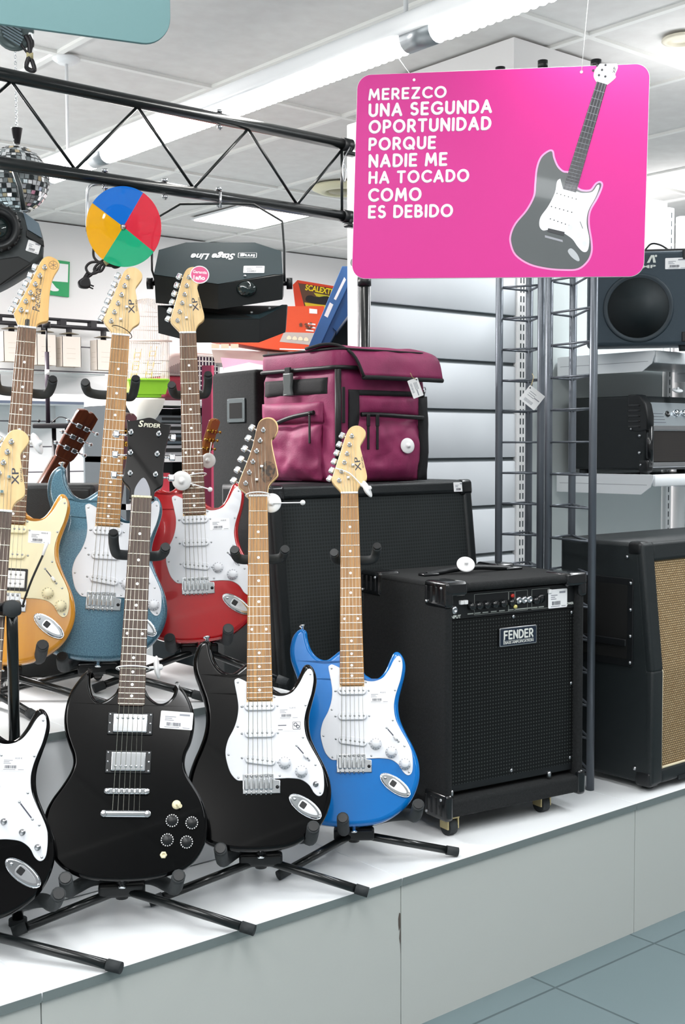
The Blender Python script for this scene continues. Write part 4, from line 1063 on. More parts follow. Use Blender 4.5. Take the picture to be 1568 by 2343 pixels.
part('brand_mark', lettering('PIDER', width=.037, height=.0098, bold=.02, shear=.15, M=T(-.0035, hy+.1705, -.0039)), sp_, sg)
for yc, flip in ((.306, 1), (.229, -1)):
    rg = part('pickup_ring', MB().rbox(-.0455, .0455, yc-.023, yc+.023, -.001, .0045, .002, steps=2), black, sg)
    s = MB()
    for q in (-1, 1):
        for w in (-1, 0, 1): s.lathe([(.0026, .0042), (.002, .0054), (0, .0056)], 10, T(q*.0405, yc+w*.018, 0))
    parts('screw', s, steel, rg)
    hb = part('humbucker_pickup', MB().rbox(-.0345, .0345, yc-.019, yc+.019, .004, .011, .0022), chrome, sg)
    s = MB()
    for i in range(6): s.lathe([(.0031, .0108), (.0028, .0118), (0, .0125)], 10, T((i-2.5)*.0102, yc+flip*.010, 0))
    part('pole_screws', s, chrome, hb)
br = part('bridge', MB().slab(rrect(-.045, .045, .164, .176, .006, 5), .003, .014, .002), chrome, sg)
s = MB()
for i in range(6): s.rbox((i-2.5)*.0102-.0032, (i-2.5)*.0102+.0032, .166, .175, .0135, .0165, .0012, steps=1)
part('saddles', s, steel, br)
s = MB()
for q in (-1, 1): s.lathe([(.0052, 0), (.0052, .0145), (.0035, .0152), (0, .0152)], 14, T(q*.0385, .170, 0))
parts('bridge_post', s, chrome, br)
tp = part('tailpiece', MB().slab(rrect(-.049, .049, .119, .133, .0065, 5), .004, .016, .005, .003), chrome, sg)
s = MB()
for q in (-1, 1): s.lathe([(.0068, .002), (.0068, .0165), (.0055, .0175), (0, .0176)], 16, T(q*.0425, .126, 0))
parts('tailpiece_stud', s, chrome, tp)
add_strings(sg, .80, .132, .0125, .0165, .036, .052)
for x, y in ((.091, .114), (.130, .110), (.083, .077), (.121, .073)):
    k = part('knob', MB().lathe([(.0125, 0), (.012, .004), (.0105, .012), (.0095, .0135), (0, .0138)], 24, T(x, y, 0)), black, sg)
    b = MB()
    for j in range(16): b.box(-.0011, .0011, .0092, .0124, .004, .0105, T(x, y, .0006) @ RZ(22.5*j+6))
    part('dial_marks', b, wht, k)
sw = part('toggle_switch', MB().lathe([(.009, 0), (.009, .0012), (.004, .002), (0, .002)], 18, T(.099, .146, 0)), cream, sg)
part('toggle_lever', MB().tube([(.099, .146, .001), (.103, .143, .014), (.106, .141, .02)], .0018, 8, r1=.0042), cream, sw)
jk = part('output_jack', MB().lathe([(.0072, 0), (.0072, .003), (.003, .003), (.003, .0012), (0, .0012)], 6, T(.077, .049, 0)), cream, sg)
sticker(sg, T(.093, .315, .0002) @ RZ(-3), .066, .036, True)
strap_button(sg, 0, .0005, 270)

# ------------------------------------------------------------------ guitar stands
def y_at(M, py):
    lo, hi = 0, 1.1
    for i in range(40):
        mid = (lo+hi)/2
        if proj(M @ Vector((0, mid, 0)))[1] > py: lo = mid
        else: hi = mid
    return lo
def stand(label, M, zg, feet, yoke_py, lt, rt, yw=(-.052, .052), up=(.012, .012), mast=True, yoke=True, hub_h=None):
    """feet: ground pixels of the two front legs; lt/rt: tips of the cradle arms (x, y, z in the guitar's own frame)"""
    H = M @ Vector((0, -.010, -.072))
    if hub_h: H.z = zg+hub_h
    root = thing('guitar_stand', label, 'guitar stand', T(H.x, H.y, zg), 'black tubular guitar stands')
    O = Vector((H.x, H.y, zg)); h = H-O
    n = Vector((H.x-CAM.x, H.y-CAM.y, 0)).normalized()
    hx = M.to_3x3() @ Vector((1, 0, 0)); hx.z = 0; hx.normalize()
    part('hub', MB().rbox(-.046, .046, -.013, .013, -.016, .016, .006, frame(h, hx, (0, 0, 1), hx.cross(Vector((0, 0, 1))))).tube([h+Vector((0, 0, -.018)), h+Vector((0, 0, .05))], .0125, 14), black, root)
    for fx, fy in feet:
        f = G(fx, fy, zg+.010)-O; f.z = .0102
        d = (f-h).normalized(); lg = part('leg', MB().tube([h+d*.012, f-d*.02], .0092, 12), blk_metal, root)
        part('rubber_foot', MB().tube([f-d*.03, f-d*.002], .0108, 12), rubber, lg)
    f = h+n*.22; f.z = .0102; d = (f-h).normalized()
    lg = part('leg', MB().tube([h+d*.012, f-d*.02], .0092, 12), blk_metal, root); part('rubber_foot', MB().tube([f-d*.03, f], .0108, 12), rubber, lg)
    A = T(*(-O)) @ M                                              # guitar frame seen from the stand's origin
    if yoke_py is None: return root
    yy = y_at(M, yoke_py)
    if mast:
        part('mast', MB().tube([h, A @ Vector((0, .20, -.066)), A @ Vector((0, yy-.01, -.052))], .0085, 12), blk_metal, root)
    for tip, s in ((lt, -1), (rt, 1)):
        if tip is None: continue
        tx, ty, tz = tip
        p = path([(s*.012, .012, -.078), (tx*.55, .5*ty+.008, -.078), (tx*.86, ty-.010, -.066), (tx*.97, ty-.018, -.02), (tx, ty, tz)], 5)
        a = part('cradle_arm', MB().tube(p, .0135, 12, A), rubber, root, 'foam padded arm')
        e = Vector(p[-1]); d = (e-Vector(p[-2])).normalized()
        part('arm_end_cap', MB().tube([e-d*.004, e+d*.003], .0105, 12, A), black, a)
    if yoke:
        for s, w, u in ((-1, yw[0], up[0]), (1, yw[1], up[1])):
            p = path([(s*.004, yy+.004, -.046), (w*.6, yy+.002, -.045), (w*.92, yy+.003, -.037), (w*1.04, yy+u*.5+.004, -.022), (w*1.07, yy+u+.003, .002)], 5)
            a = part('yoke_arm', MB().tube(p, .0112, 12, A), rubber, root, 'foam padded neck rest')
            e = Vector(p[-1]); d = (e-Vector(p[-2])).normalized()
            part('arm_end_cap', MB().tube([e-d*.003, e+d*.006], .0095, 12, A), black, a)
    return root
ZP, ZR = .35, .71
stand('black tubular guitar stand under the black guitar with the walnut headstock', black_M, ZP, [(845, 2043), (340, 2065)], 1268, (-.082, .004, .045), (.108, .042, .05), (-.05, .056), (.006, .006))
stand('black tubular guitar stand under the bright blue guitar', blue_M, ZP, [(1050, 1950), (635, 2005)], 1272, (-.024, .012, .06), (.142, .040, .05), (-.036, .06), (.004, .018))
stand('black tubular guitar stand under the twin horned black guitar', sg_M, ZP, [(585, 2130), (25, 2135)], 1258, (-.106, .002, .05), (.106, .006, .05), (-.052, .052), (.03, .004))
stand('black tubular guitar stand under the black guitar at the left edge', left_M, ZP, [(280, 2216), (-330, 2240)], 1392, (-.13, .02, .05), (.158, .05, .05), yoke=False, mast=False)
stand('black tubular guitar stand under the natural amber guitar', yell_M, ZR, [(285, 1622), (-190, 1640)], 885, (-.09, .02, .05), (.082, .038, .05), (-.058, .062), (.02, .02))
stand('black tubular guitar stand under the steel blue guitar', teal_M, ZR, [(470, 1596), (-40, 1592)], 895, (-.08, .004, .02), (.08, .004, .02), (-.07, .04), (.01, .03))
stand('black tubular guitar stand under the candy red guitar', red_M, ZR, [(661, 1563), (212, 1577)], 893, (-.07, .01, .03), (.070, .022, .06), (-.042, .044), (.01, .035))
# upright post with a clamp, standing behind the left edge guitar
po = PY(36, 1850, 2.215); po.z = ZP
r = thing('support_post', 'tall black post with a clamp knob behind the left edge guitar', 'stand', T(*po))
top = PY(38, 1388, 2.215).z-ZP
part('post', MB().tube([(0, 0, .0), (0, 0, top-.05), (.0, .0, top)], .0112, 14), blk_metal, r)
part('base', MB().lathe([(.018, 0), (.018, .012), (.0, .012)], 18), rubber, r)
Mk = T(0, 0, top) @ facing(po).to_3x3().to_4x4()
part('clamp', MB().tube([(-.09, .0, 0), (-.01, .0, 0)], .009, 10, Mk).rbox(-.018, .018, -.016, .012, -.02, .02, .008, Mk), black, r)
part('clamp_knob', MB().lathe([(.017, .018), (.017, .03), (.009, .036), (0, .037)], 16, Mk), rubber, r)
h0 = G(-112, 1585, ZR); r = thing('guitar_stand', 'black tubular guitar stand mostly outside the left edge of the upper step, one foot showing', 'guitar stand', T(h0.x, h0.y, ZR), 'black tubular guitar stands')
for fx, fy in ((82, 1640), (-330, 1640)):
    f = G(fx, fy, ZR+.010)-Vector((h0.x, h0.y, ZR)); f.z = .0102; h = Vector((0, 0, .065)); d = (f-h).normalized()
    lg = part('leg', MB().tube([h, f-d*.02], .0092, 12), blk_metal, r); part('rubber_foot', MB().tube([f-d*.03, f-d*.002], .0108, 12), rubber, lg)
part('mast', MB().tube([(0, 0, .05), (-.02, .06, .55)], .0085, 12), blk_metal, r)
part('elastic_loop', MB().tube([(.025*math.cos(2*PI*i/24)+.002, .800-.010*math.cos(2*PI*i/24)+.004*math.sin(2*PI*i/24), -.008+.020*math.sin(2*PI*i/24)) for i in range(24)], .001, 6, closed=True), black, te, 'thin black loop')

# ------------------------------------------------------------------ security tags and hang tags
def disc(name, mb): return mb
def security_tag(label, p, normal, r, extra=None, m=wht, thick=.007):
    """round two-part anti-theft tag, its face along normal; extra(t, M) adds cable and pin"""
    n = Vector(normal).normalized(); x = n.orthogonal().normalized(); M = frame(p, x, n.cross(x), n)
    t = thing('security_tag', label, 'security tag', M, 'white anti-theft tags')
    part('disc', MB().lathe([(r*.55, -thick*.9), (r*.95, -thick*.3), (r, 0), (r*.93, thick*.25), (r*.5, thick*.45), (r*.26, thick*.5), (r*.24, thick*1.1), (r*.15, thick*1.5), (0, thick*1.55)], 32), m, t)
    return t, M.inverted()
def cable(t, inv, pts, r=.0016, name='cable', m=wht, closed=False):
    P = [inv @ Vector(q) for q in (path(pts, 8) if not closed else pts)]
    part(name, MB().tube(P, r, 8, closed=closed), m, t)
def ring_round(M, y, rx, rz, zc=-.006, n=24, tilt=0.0): return [M @ Vector((rx*math.cos(2*PI*i/n), y+tilt*math.cos(2*PI*i/n), zc+rz*math.sin(2*PI*i/n))) for i in range(n)]
def toC(p): return (CAM-p).normalized()
def off(M, px, py, z):
    """point on the plane z of frame M seen at a pixel"""
    o = M @ Vector((0, 0, z)); n = M.to_3x3() @ Vector((0, 0, 1)); d = ray(px, py); return CAM+d*((o-CAM).dot(n)/d.dot(n))
# horned guitar
y = y_at(sg_M, 1529); p = off(sg_M, 361, 1527, .0)
t, inv = security_tag('white anti-theft disc seen edge-on, looped round the neck of the horned guitar', p, sg_M.to_3x3() @ Vector((1, .12, .18)), .0245)
cable(t, inv, ring_round(sg_M, y, .034, .026, -.004), closed=True)
q = sg_M @ Vector((.033, y, .008)); cable(t, inv, [q, q.lerp(p, .5), p], .0032, 'tag_stem')
# red guitar
y = y_at(red_M, 1090); p = off(red_M, 416, 1100, .022)
t, inv = security_tag('white anti-theft disc on the red guitar neck, with a ball-ended pin to its right', p, toC(p)+red_M.to_3x3() @ Vector((-.25, -.15, 0)), .0245)
cable(t, inv, ring_round(red_M, y, .033, .026, -.004, tilt=.006), closed=True)
e = off(red_M, 481, 1120, .03); cable(t, inv, [p, p.lerp(e, .5), e], .0016, 'pin'); part('pin_ball', MB().ball(inv @ e, .0062), wht, t)
# black guitar
y = y_at(black_M, 1133); p = off(black_M, 622, 1151, -.004)
t, inv = security_tag('white anti-theft disc behind the black guitar nut, with a ball-ended pin to its right', p, toC(p)+black_M.to_3x3() @ Vector((-.2, .1, 0)), .0225)
cable(t, inv, ring_round(black_M, y, .028, .022, -.002), closed=True)
e = off(black_M, 693, 1150, .0); cable(t, inv, [p+toC(p)*.008, p.lerp(e, .5)+toC(p)*.006, e], .0014, 'pin'); part('pin_ball', MB().ball(inv @ e, .0062), wht, t)
# blue guitar
p = off(blue_M, 841, 1119, .012)
t, inv = security_tag('tilted white anti-theft disc hanging from the bright blue guitar headstock', p, blue_M.to_3x3() @ Vector((1, .35, .45)), .0225)
e0 = off(blue_M, 768, 1071, .004); e1 = off(blue_M, 800, 1083, .012); e2 = off(blue_M, 826, 1108, .012)
cable(t, inv, [e0, e1, e2, p], .0016)
part('tag_stem', MB().tube([inv @ e2, inv @ p], .0042, 10), wht, t)
# left edge guitar
p = off(left_M, 85, 1015, -.02)
t, inv = security_tag('white anti-theft disc beside the headstock of the guitar at the left edge', p, left_M.to_3x3() @ Vector((1, .35, .55)), .024)
e = off(left_M, 66, 1012, -.01); cable(t, inv, [e, e.lerp(p, .5), p], .0042, 'tag_stem')
# grey one by the small headstock
p = D(477, 1054, 3.12)
t, inv = security_tag('grey-white anti-theft disc below the small headstock right of the red guitar neck', p, toC(p)+Vector((-.5, .1, .1)), .0200, m=mat('grey_white_plastic', (205, 208, 210), .4))
e = D(484, 1012, 3.12); cable(t, inv, [p, p.lerp(e, .5), e], .0014)
# on the bass amplifier
p = Vector(AMP_TOP)+Vector((0, 0, .026))
t, inv = security_tag('white anti-theft disc lying against the strap handle of the bass amplifier', p, Vector((-.55, -.75, .75)), .0235, thick=.009)
# on the bag
p = D(935, 1020, (ob-CAM).dot(FW)+.02)
p = PY(933, 1020, ob.y-.040)
t, inv = security_tag('white anti-theft disc pinned to the front pocket of the burgundy bag', p, Vector((-.25, -1, .1)), .0225)
# on the lower shelf amplifier
p = PY(1551, 895, 2.36); p.z = S2+.245
p = PX(1551, 893, 3.58)
t, inv = security_tag('white anti-theft disc standing on the amplifier with the chrome panel', p, Vector((-.2, -.35, 1)), .019, m=MATS['grey_white_plastic'])

def hang_tag(label, p, ang, w, h, loop, twist=0):
    t = thing('price_tag', label, 'price tag', facing(p, twist), 'paper price tags on strings')
    M = RZ(ang)
    cd = part('card', MB().slab(rrect(-w/2, w/2, -h/2, h/2, .002, 2), 0, .0008, M=M), paper, t)
    b = MB(); b2 = MB(); rnd = random.Random(3); x = -.3*w
    while x < .2*w: ww = rnd.choice((.0008, .0014)); b.box(x, x+ww, -.38*h, -.2*h, .0008, .001, M); x += ww+.0013
    for yy in (.22, .1, -.02): b2.box(-.3*w, .1*w, yy*h, yy*h+.0016, .0008, .001, M)
    b2.box(.1*w, .42*w, .02*h, .02*h+.003, .0008, .001, M)
    part('barcode', b, faint, cd); part('printed_lines', b2, faint, cd)
    hole = M @ Vector((-w*.40, h*.36, .001))
    part('eyelet', MB().lathe([(.0022, .0009), (.0022, .0013), (0, .0013)], 10, T(*hole)), ink, cd)
    inv = t.matrix_world.inverted() if False else facing(p, twist).inverted()
    part('string', MB().tube([hole]+[inv @ q for q in loop], .0009, 6), mat('string_tan', (190, 170, 120), .7) if 'string_tan' not in MATS else MATS['string_tan'], t)
p = D(1218, 910, 3.47)
hang_tag('white price card hanging from a rung of the left truss tower', p, -38, .055, .051, [D(1218, 876, 3.47), D(1222, 862, 3.50), D(1218, 855, 3.545)], 6)
p = PY(951, 888, ob.y-.052)
hang_tag('white price card hanging on the flap of the burgundy bag', p, -70, .054, .031, [p+Vector((-.012, 0, .030)), p+Vector((-.02, 0, .042))], 8)

# ------------------------------------------------------------------ pink hanging sign
dl, dr = 2.80, 2.675
tl, bl, tr_, br_ = D(814, 172, dl), D(809, 638, dl), D(1479, 145, dr), D(1483, 633, dr)
xv = ((tr_-tl)+(br_-bl)); W = xv.length/2; xv.normalize()
yv = ((tl-bl)+(tr_-br_)); yv = (yv-xv*yv.dot(xv)); H = ((tl-bl).length+(tr_-br_).length)/2; yv.normalize()
ctr = (tl+bl+tr_+br_)/4; SM = frame(ctr-xv*(W/2)-yv*(H/2), xv, yv, xv.cross(yv)); SI = SM.inverted()
sg_n = Vector(SM.col[2][:3])
def on(px, py):
    d = ray(px, py); p = CAM+d*((ctr-CAM).dot(sg_n)/d.dot(sg_n)); q = SI @ p; return (q.x, q.y)
sign = thing('hanging_sign', 'bright pink rounded hanging sign with white Spanish lettering and a printed guitar', 'sign', SM)
pink = mat('pink_print', (206, 28, 138), .5)
part('board', MB().slab(rrect(0, W, 0, H, .032, 8), -.004, 0, .0006), wht, sign)
part('printed_face', MB().slab(rrect(.0008, W-.0008, .0008, H-.0008, .0315, 8), -.0002, .0004), pink, sign)
rows = [('MEREZCO', 843, 1022, 231, 203), ('UNA SEGUNDA', 843, 1126, 269, 237), ('OPORTUNIDAD', 843, 1124, 307, 275), ('PORQUE', 843, 998, 346, 315), ('NADIE ME', 843, 1024, 385, 353), ('HA TOCADO', 843, 1074, 422, 392), ('COMO', 842, 965, 463, 431), ('ES DEBIDO', 842, 1037, 501, 470)]
for txt, xl, xr, yb, yt in rows:
    x0, y0 = on(xl, yb); x1, _ = on(xr, yb-6); _, y1 = on(xl, yt)
    part('lettering', round_lettering(txt, x1-x0, y1-y0, T(x0, y0, .0006)), wht, sign)
dk = mat('printed_dark_grey', (72, 78, 80), .4, coat=.2); dk2 = mat('printed_black', (38, 40, 46), .4, coat=.2); pw_ = mat('printed_white', (236, 238, 244), .4, coat=.2); pgy = mat('printed_grey', (150, 152, 160), .4); halo = mat('printed_pale_pink', (236, 150, 200), .4, coat=.2)
Z = lambda L: [on(780+x*.50255, 80+y*.50255) for x, y in L]
body_px = [(1032, 628), (1032, 628), (1010, 624), (985, 600), (968, 560), (962, 532), (945, 534), (915, 560), (897, 610), (890, 680), (884, 735), (850, 800), (800, 860), (778, 910), (778, 950), (800, 1000), (860, 1040), (940, 1060), (1020, 1066), (1080, 1062), (1120, 1030), (1138, 990), (1138, 940), (1126, 860), (1132, 800), (1165, 740), (1186, 690), (1182, 674), (1165, 680), (1140, 710), (1100, 712), (1075, 700), (1075, 700)]
pic = part('printed_guitar_body', MB().slab(cat(Z(body_px), 4), .0003, .0009), dk, sign)
part('printed_glow', MB().slab(inset(ccw(cat(Z(body_px), 4)), -.004), .0002, .0006), halo, sign)
part('printed_pickguard', MB().slab(cat(Z([(1000, 655), (1000, 655), (985, 668), (975, 720), (945, 780), (910, 830), (905, 870), (920, 890), (940, 888), (940, 888), (1020, 905), (1020, 905), (1055, 930), (1080, 965), (1105, 988), (1125, 980), (1132, 930), (1120, 860), (1128, 800), (1160, 740), (1178, 690), (1168, 685), (1145, 715), (1100, 720), (1072, 712), (1072, 712), (1012, 700), (1012, 700)]), 4), .0008, .0012), pw_, pic)
part('printed_neck', MB().slab(Z([(1012, 702), (1166, 212), (1212, 226), (1072, 718)]), .0012, .0016), dk2, pic)
b = MB()
for i in range(1, 22):
    f = 1-(1-2**(-i/12))/(1-2**(-22/12)); 
    a_ = on(780+(1012+154*f)*.50255, 80+(702-490*f)*.50255); c_ = on(780+(1072+140*f)*.50255, 80+(718-492*f)*.50255)
    b.tube([(*a_, .0016), (*c_, .0016)], .0006, 4)
for x, y in ((0, 0), (.33, 0), (.66, 0), (1, 0)):
    a_ = on(780+(1018+48*x)*.50255, 80+(704+13*x)*.50255); c_ = on(780+(1168+38*x)*.50255, 80+(214+10*x)*.50255); b.tube([(*a_, .0016), (*c_, .0016)], .0003, 4)
part('printed_frets', b, pgy, pic)
part('printed_headstock', MB().slab(cat(Z([(1164, 214), (1164, 214), (1152, 190), (1158, 160), (1180, 132), (1180, 132), (1258, 132), (1258, 132), (1262, 150), (1250, 180), (1252, 195), (1222, 222), (1212, 228), (1212, 228)]), 3), .0008, .0012), pw_, pic)
b = MB()
for x, y in ((1176, 184), (1190, 160), (1206, 138), (1150, 162), (1168, 140), (1205, 190)): b.slab(ell(*Z([(x, y)])[0], .0028, .0028, 10), .0010, .0016)
for pts in ([(985, 722), (1072, 748)], [(960, 782), (1052, 808)], [(955, 838), (1040, 868)]):
    for j in range(6):
        x = pts[0][0]+(pts[1][0]-pts[0][0])*j/5; y = pts[0][1]+(pts[1][1]-pts[0][1])*j/5; b.slab(ell(*Z([(x, y)])[0], .0014, .0014, 8), .0010, .0016)
b.slab(Z([(945, 880), (1020, 898), (1016, 916), (940, 896)]), .0010, .0016)
b.tube([(*q, .0012) for q in Z([(1090, 850), (1102, 882)])], .0006, 4)
part('printed_details', b, dk2, pic)
b = MB()
for j, (x, y) in enumerate(((1045, 876), (1084, 912), (1110, 950))): b.slab(ell(*Z([(x, y)])[0], .0052, .0052, 18), .0011, .0017)
part('printed_knobs', b, mat('printed_off_white', (214, 218, 224), .4), pic)
part('printed_bridge', MB().slab(Z([(930, 912), (1010, 934), (1012, 944), (930, 922)]), .0008, .0013), pgy, pic)
part('printed_jack_plate', MB().slab(cat(Z([(1034, 985), (1050, 972), (1075, 995), (1088, 1024), (1078, 1030), (1052, 1012)]), 4), .0008, .0013), mat('printed_light_grey', (176, 180, 184), .35), pic)
part('printed_headstock_mark', lettering('XP', width=.014, height=.006, bold=.02, M=T(*Z([(1249, 176)])[0], .0012) @ RZ(80)), dk2, pic)
for (hx, hy_), (ux, uy) in (((948, 183), (893, 10)), ((1331, 165), (1372, -60))):
    q = on(hx, hy_); part('eyelet', MB().slab(ell(q[0], q[1], .0032, .0032, 14), .0003, .0014), wht, sign)
    top = G(ux, uy, ZC) if False else None
    w = SM @ Vector((q[0], q[1], .001))
for (hx, hy_), e in (((948, 183), Vector((2.09, 2.27, ZT-.04))), ((1331, 165), None)):
    q = on(hx, hy_); w = Vector((q[0], q[1], .002)); wp = SM @ w
    if e is None: e = Vector((wp.x+.10, wp.y+.02, ZC))
    part('hanging_thread', MB().tube([w, SI @ e], .0007, 5), wht, sign)

# ------------------------------------------------------------------ the second sign, seen from behind at the top left
dq = 1.50
xr_, yb_ = 391, 108
p0 = D(xr_, yb_, dq)
back_dir = Vector((math.cos(math.radians(-16)), math.sin(math.radians(-16)), 0))
n0 = Vector((back_dir.y, -back_dir.x, 0))
BM = frame(p0-back_dir*.7, back_dir, (0, 0, 1), n0)
bs = thing('hanging_sign', 'blank grey back of a rounded hanging sign at the top left corner', 'sign', BM)
part('board', MB().slab(rrect(0, .7, 0, .5, .036, 10), -.005, 0, .001), mat('grey_green_card', (98, 132, 134), .7), bs)
part('hanging_thread', MB().tube([(.12, .49, 0), (.12, ZC-p0.z, 0)], .0008, 5).tube([(.58, .49, 0), (.58, ZC-p0.z, 0)], .0008, 5), wht, bs)

# ------------------------------------------------------------------ lighting truss across the display
YT = 2.775
a0, a1 = PY(-20, 154, YT), PY(800, 342, YT); b0, b1 = PY(-20, 359, YT), PY(800, 505, YT)
zu = (a0.z+a1.z)/2; zl = (b0.z+b1.z)/2; xe = PY(803, 420, YT).x
tr = thing('lighting_truss', 'black two-bar lighting truss carrying the stage lights over the display', 'truss', T(xe, YT, zl))
x_l = -1.7
part('chord', MB().tube([(x_l, 0, zu-zl), (0, 0, zu-zl)], .0162, 16), blk_metal, tr)
part('chord', MB().tube([(x_l, 0, 0), (0, 0, 0)], .0162, 16), blk_metal, tr)
tops = [PY(x, y, YT).x-xe for x, y in ((26, 185), (315, 250), (568, 305))]; bots = [PY(x, y, YT).x-xe for x, y in ((172, 380), (443, 425), (680, 468))]
zz = [(tops[0], bots[0]), (tops[1], bots[0]), (tops[1], bots[1]), (tops[2], bots[1]), (tops[2], bots[2]), (-.03, bots[2])]
d_ = tops[1]-tops[0]; zz += [(tops[0], bots[0]-d_), (tops[0]-d_, bots[0]-d_)]
for xt, xb in zz: part('lattice_bar', MB().tube([(xt, 0, zu-zl-.012), (xb, 0, .012)], .0042, 8), blk_metal, tr)
part('lattice_bar', MB().tube([(-.035, 0, 0), (-.035, 0, zu-zl)], .0042, 8), blk_metal, tr)
for z in (0, zu-zl):
    cl = part('end_clamp', MB().tube([(-.035, 0, z), (.0, 0, z)], .0195, 16), black, tr)
    part('clamp_bolt', MB().tube([(-.012, -.012, z-.03), (-.012, -.012, z+.0)], .006, 8).rbox(-.03, .006, -.024, .0, z-.034, z-.022, .004), black, cl)
for x, y, z in ((240, 390, 0), (377, 412, 0), (501, 436, 0), (503, 280, 1)):
    xx = PY(x, y, YT).x-xe; zc_ = (zu-zl) if z else 0
    part('through_bolt', MB().tube([(xx, 0, zc_-.03), (xx, 0, zc_+.024)], .0036, 8).lathe([(.0085, 0), (.0085, .008), (0, .008)], 6, T(xx, 0, zc_+.017)).lathe([(.0078, 0), (.0078, .008), (0, .008)], 6, T(xx, 0, zc_-.026)), steel, tr)
part('safety_cable', MB().tube(path([(-.02, -.02, zu-zl-.01), (-.045, -.022, zu-zl-.05), (-.05, -.022, zu-zl-.09), (-.043, -.022, zu-zl-.115), (-.036, -.022, zu-zl-.09), (-.045, -.022, zu-zl-.06)], 5), .0018, 6), steel, tr)
ps = thing('truss_post', 'black round post holding up the end of the lighting truss in front of the slatwall', 'post', T(PY(834, 700, YT).x, YT, ZP))
part('post', MB().tube([(0, 0, 0), (0, 0, zu-ZP+.06)], .0172, 16), blk_metal, ps)
part('collar', MB().tube([(0, 0, PY(834, 645, YT).z-ZP-.012), (0, 0, PY(834, 645, YT).z-ZP+.012)], .021, 16).tube([(0, 0, zu-ZP-.03), (0, 0, zu-ZP+.03)], .021, 16).tube([(0, 0, zl-ZP-.03), (0, 0, zl-ZP+.03)], .021, 16), black, ps)
part('clamp_arm', MB().tube([(-.03, 0, zu-ZP), (0, 0, zu-ZP)], .012, 10).tube([(-.03, 0, zl-ZP), (0, 0, zl-ZP)], .012, 10).tube([(-.045, 0, PY(806, 600, YT).z-ZP), (0, 0, PY(806, 600, YT).z-ZP)], .013, 10), black, ps)
part('base_plate', MB().lathe([(.028, 0), (.028, .008), (.02, .014), (0, .014)], 28), blk_metal, ps)

# ------------------------------------------------------------------ colour wheel lamp
p = D(283, 519, 3.02); k = 3.02/FPX
CW = facing(p, -20, 8)
cw = thing('colour_wheel_lamp', 'disco lamp with a blue, red, green and yellow colour wheel hung from the truss', 'stage light', CW)
R_ = 90*k
cols = {'blue': ((0, 112, 212), 55, 142), 'yellow': ((240, 176, 0), 142, 233), 'green': ((28, 178, 128), 233, 320), 'red': ((226, 44, 66), -40, 55)}
for nme, (c_, a0_, a1_) in cols.items():
    o = [(0, 0)]+[(R_*math.cos(math.radians(a0_+(a1_-a0_)*i/20)), R_*math.sin(math.radians(a0_+(a1_-a0_)*i/20))) for i in range(21)]
    part('colour_filter', MB().slab(o, 0, .0015), mat('filter_'+nme, c_, .14, coat=.2, alpha=.8), cw, nme+' filter')
part('axle', MB().lathe([(.007, 0), (.007, .004), (.003, .008), (0, .008)], 14, T(0, 0, .0015)), steel, cw)
Mc = T(.004, .012, -.012) @ RX(6)
part('lamp_can', MB().lathe([(.044, 0), (.044, -.03), (.036, -.075), (.025, -.10), (0, -.10)], 28, T(-.02, .012, -.012)), black, cw)
part('lamp_lens', MB().lathe([(.041, .0015), (.03, .007), (0, .010)], 26, T(-.02, .012, -.012)), mat('blue_lens', (18, 60, 160), .1, coat=1), cw)
part('motor', MB().lathe([(.02, -.002), (.02, -.03), (0, -.03)], 16, T(.02, -.03, 0)), black, cw)
ci = CW.inverted()
up_ = lambda x, y, d=3.08: ci @ D(x, y, d)
part('bracket', MB().tube(path([up_(200, 530, 3.16), up_(200, 470, 3.16), up_(202, 432, 3.16), up_(218, 422, 3.17), up_(262, 424, 3.18)], 5), .0045, 8).tube([up_(283, 440, 3.12), up_(276, 418, 3.18)], .0045, 8).tube([up_(240, 440, 3.12), up_(241, 412, 3.18)], .004, 8), steel, cw)
part('cord', MB().tube(path([up_(214, 562), up_(216, 590), up_(240, 606), up_(274, 608), (up_(262, 596)), up_(236, 600), up_(224, 622), up_(205, 626), up_(197, 612), up_(210, 600), up_(238, 602), up_(232, 620), up_(216, 620), up_(222, 606), up_(250, 590), up_(275, 605), up_(262, 612), up_(244, 600), up_(226, 612), up_(210, 628), up_(202, 634)], 6), .0034, 8), lampoff, cw)
part('cord_tie', MB().tube([up_(240, 596), up_(247, 606)], .006, 8), mat('tan_tie', (170, 160, 120), .7), cw)
pgm = facing(D(194, 648, 3.08), 10); loc = ci @ pgm
pl_ = part('mains_plug', MB().slab(cat([(-.012, -.012), (-.017, .0), (-.012, .009), (.004, .018), (.011, .011), (.014, -.004), (.008, -.013)], 4), -.012, .012, .005, M=loc), lampoff, cw)
part('plug_pins', MB().tube([loc @ Vector((.012, -.002, -.006)), loc @ Vector((.024, -.006, -.006))], .002, 6).tube([loc @ Vector((.010, -.010, .006)), loc @ Vector((.020, -.014, .006))], .002, 6).tube([loc @ Vector((.0, .012, 0)), loc @ Vector((.010, .028, 0))], .0055, 8), lampoff, pl_)

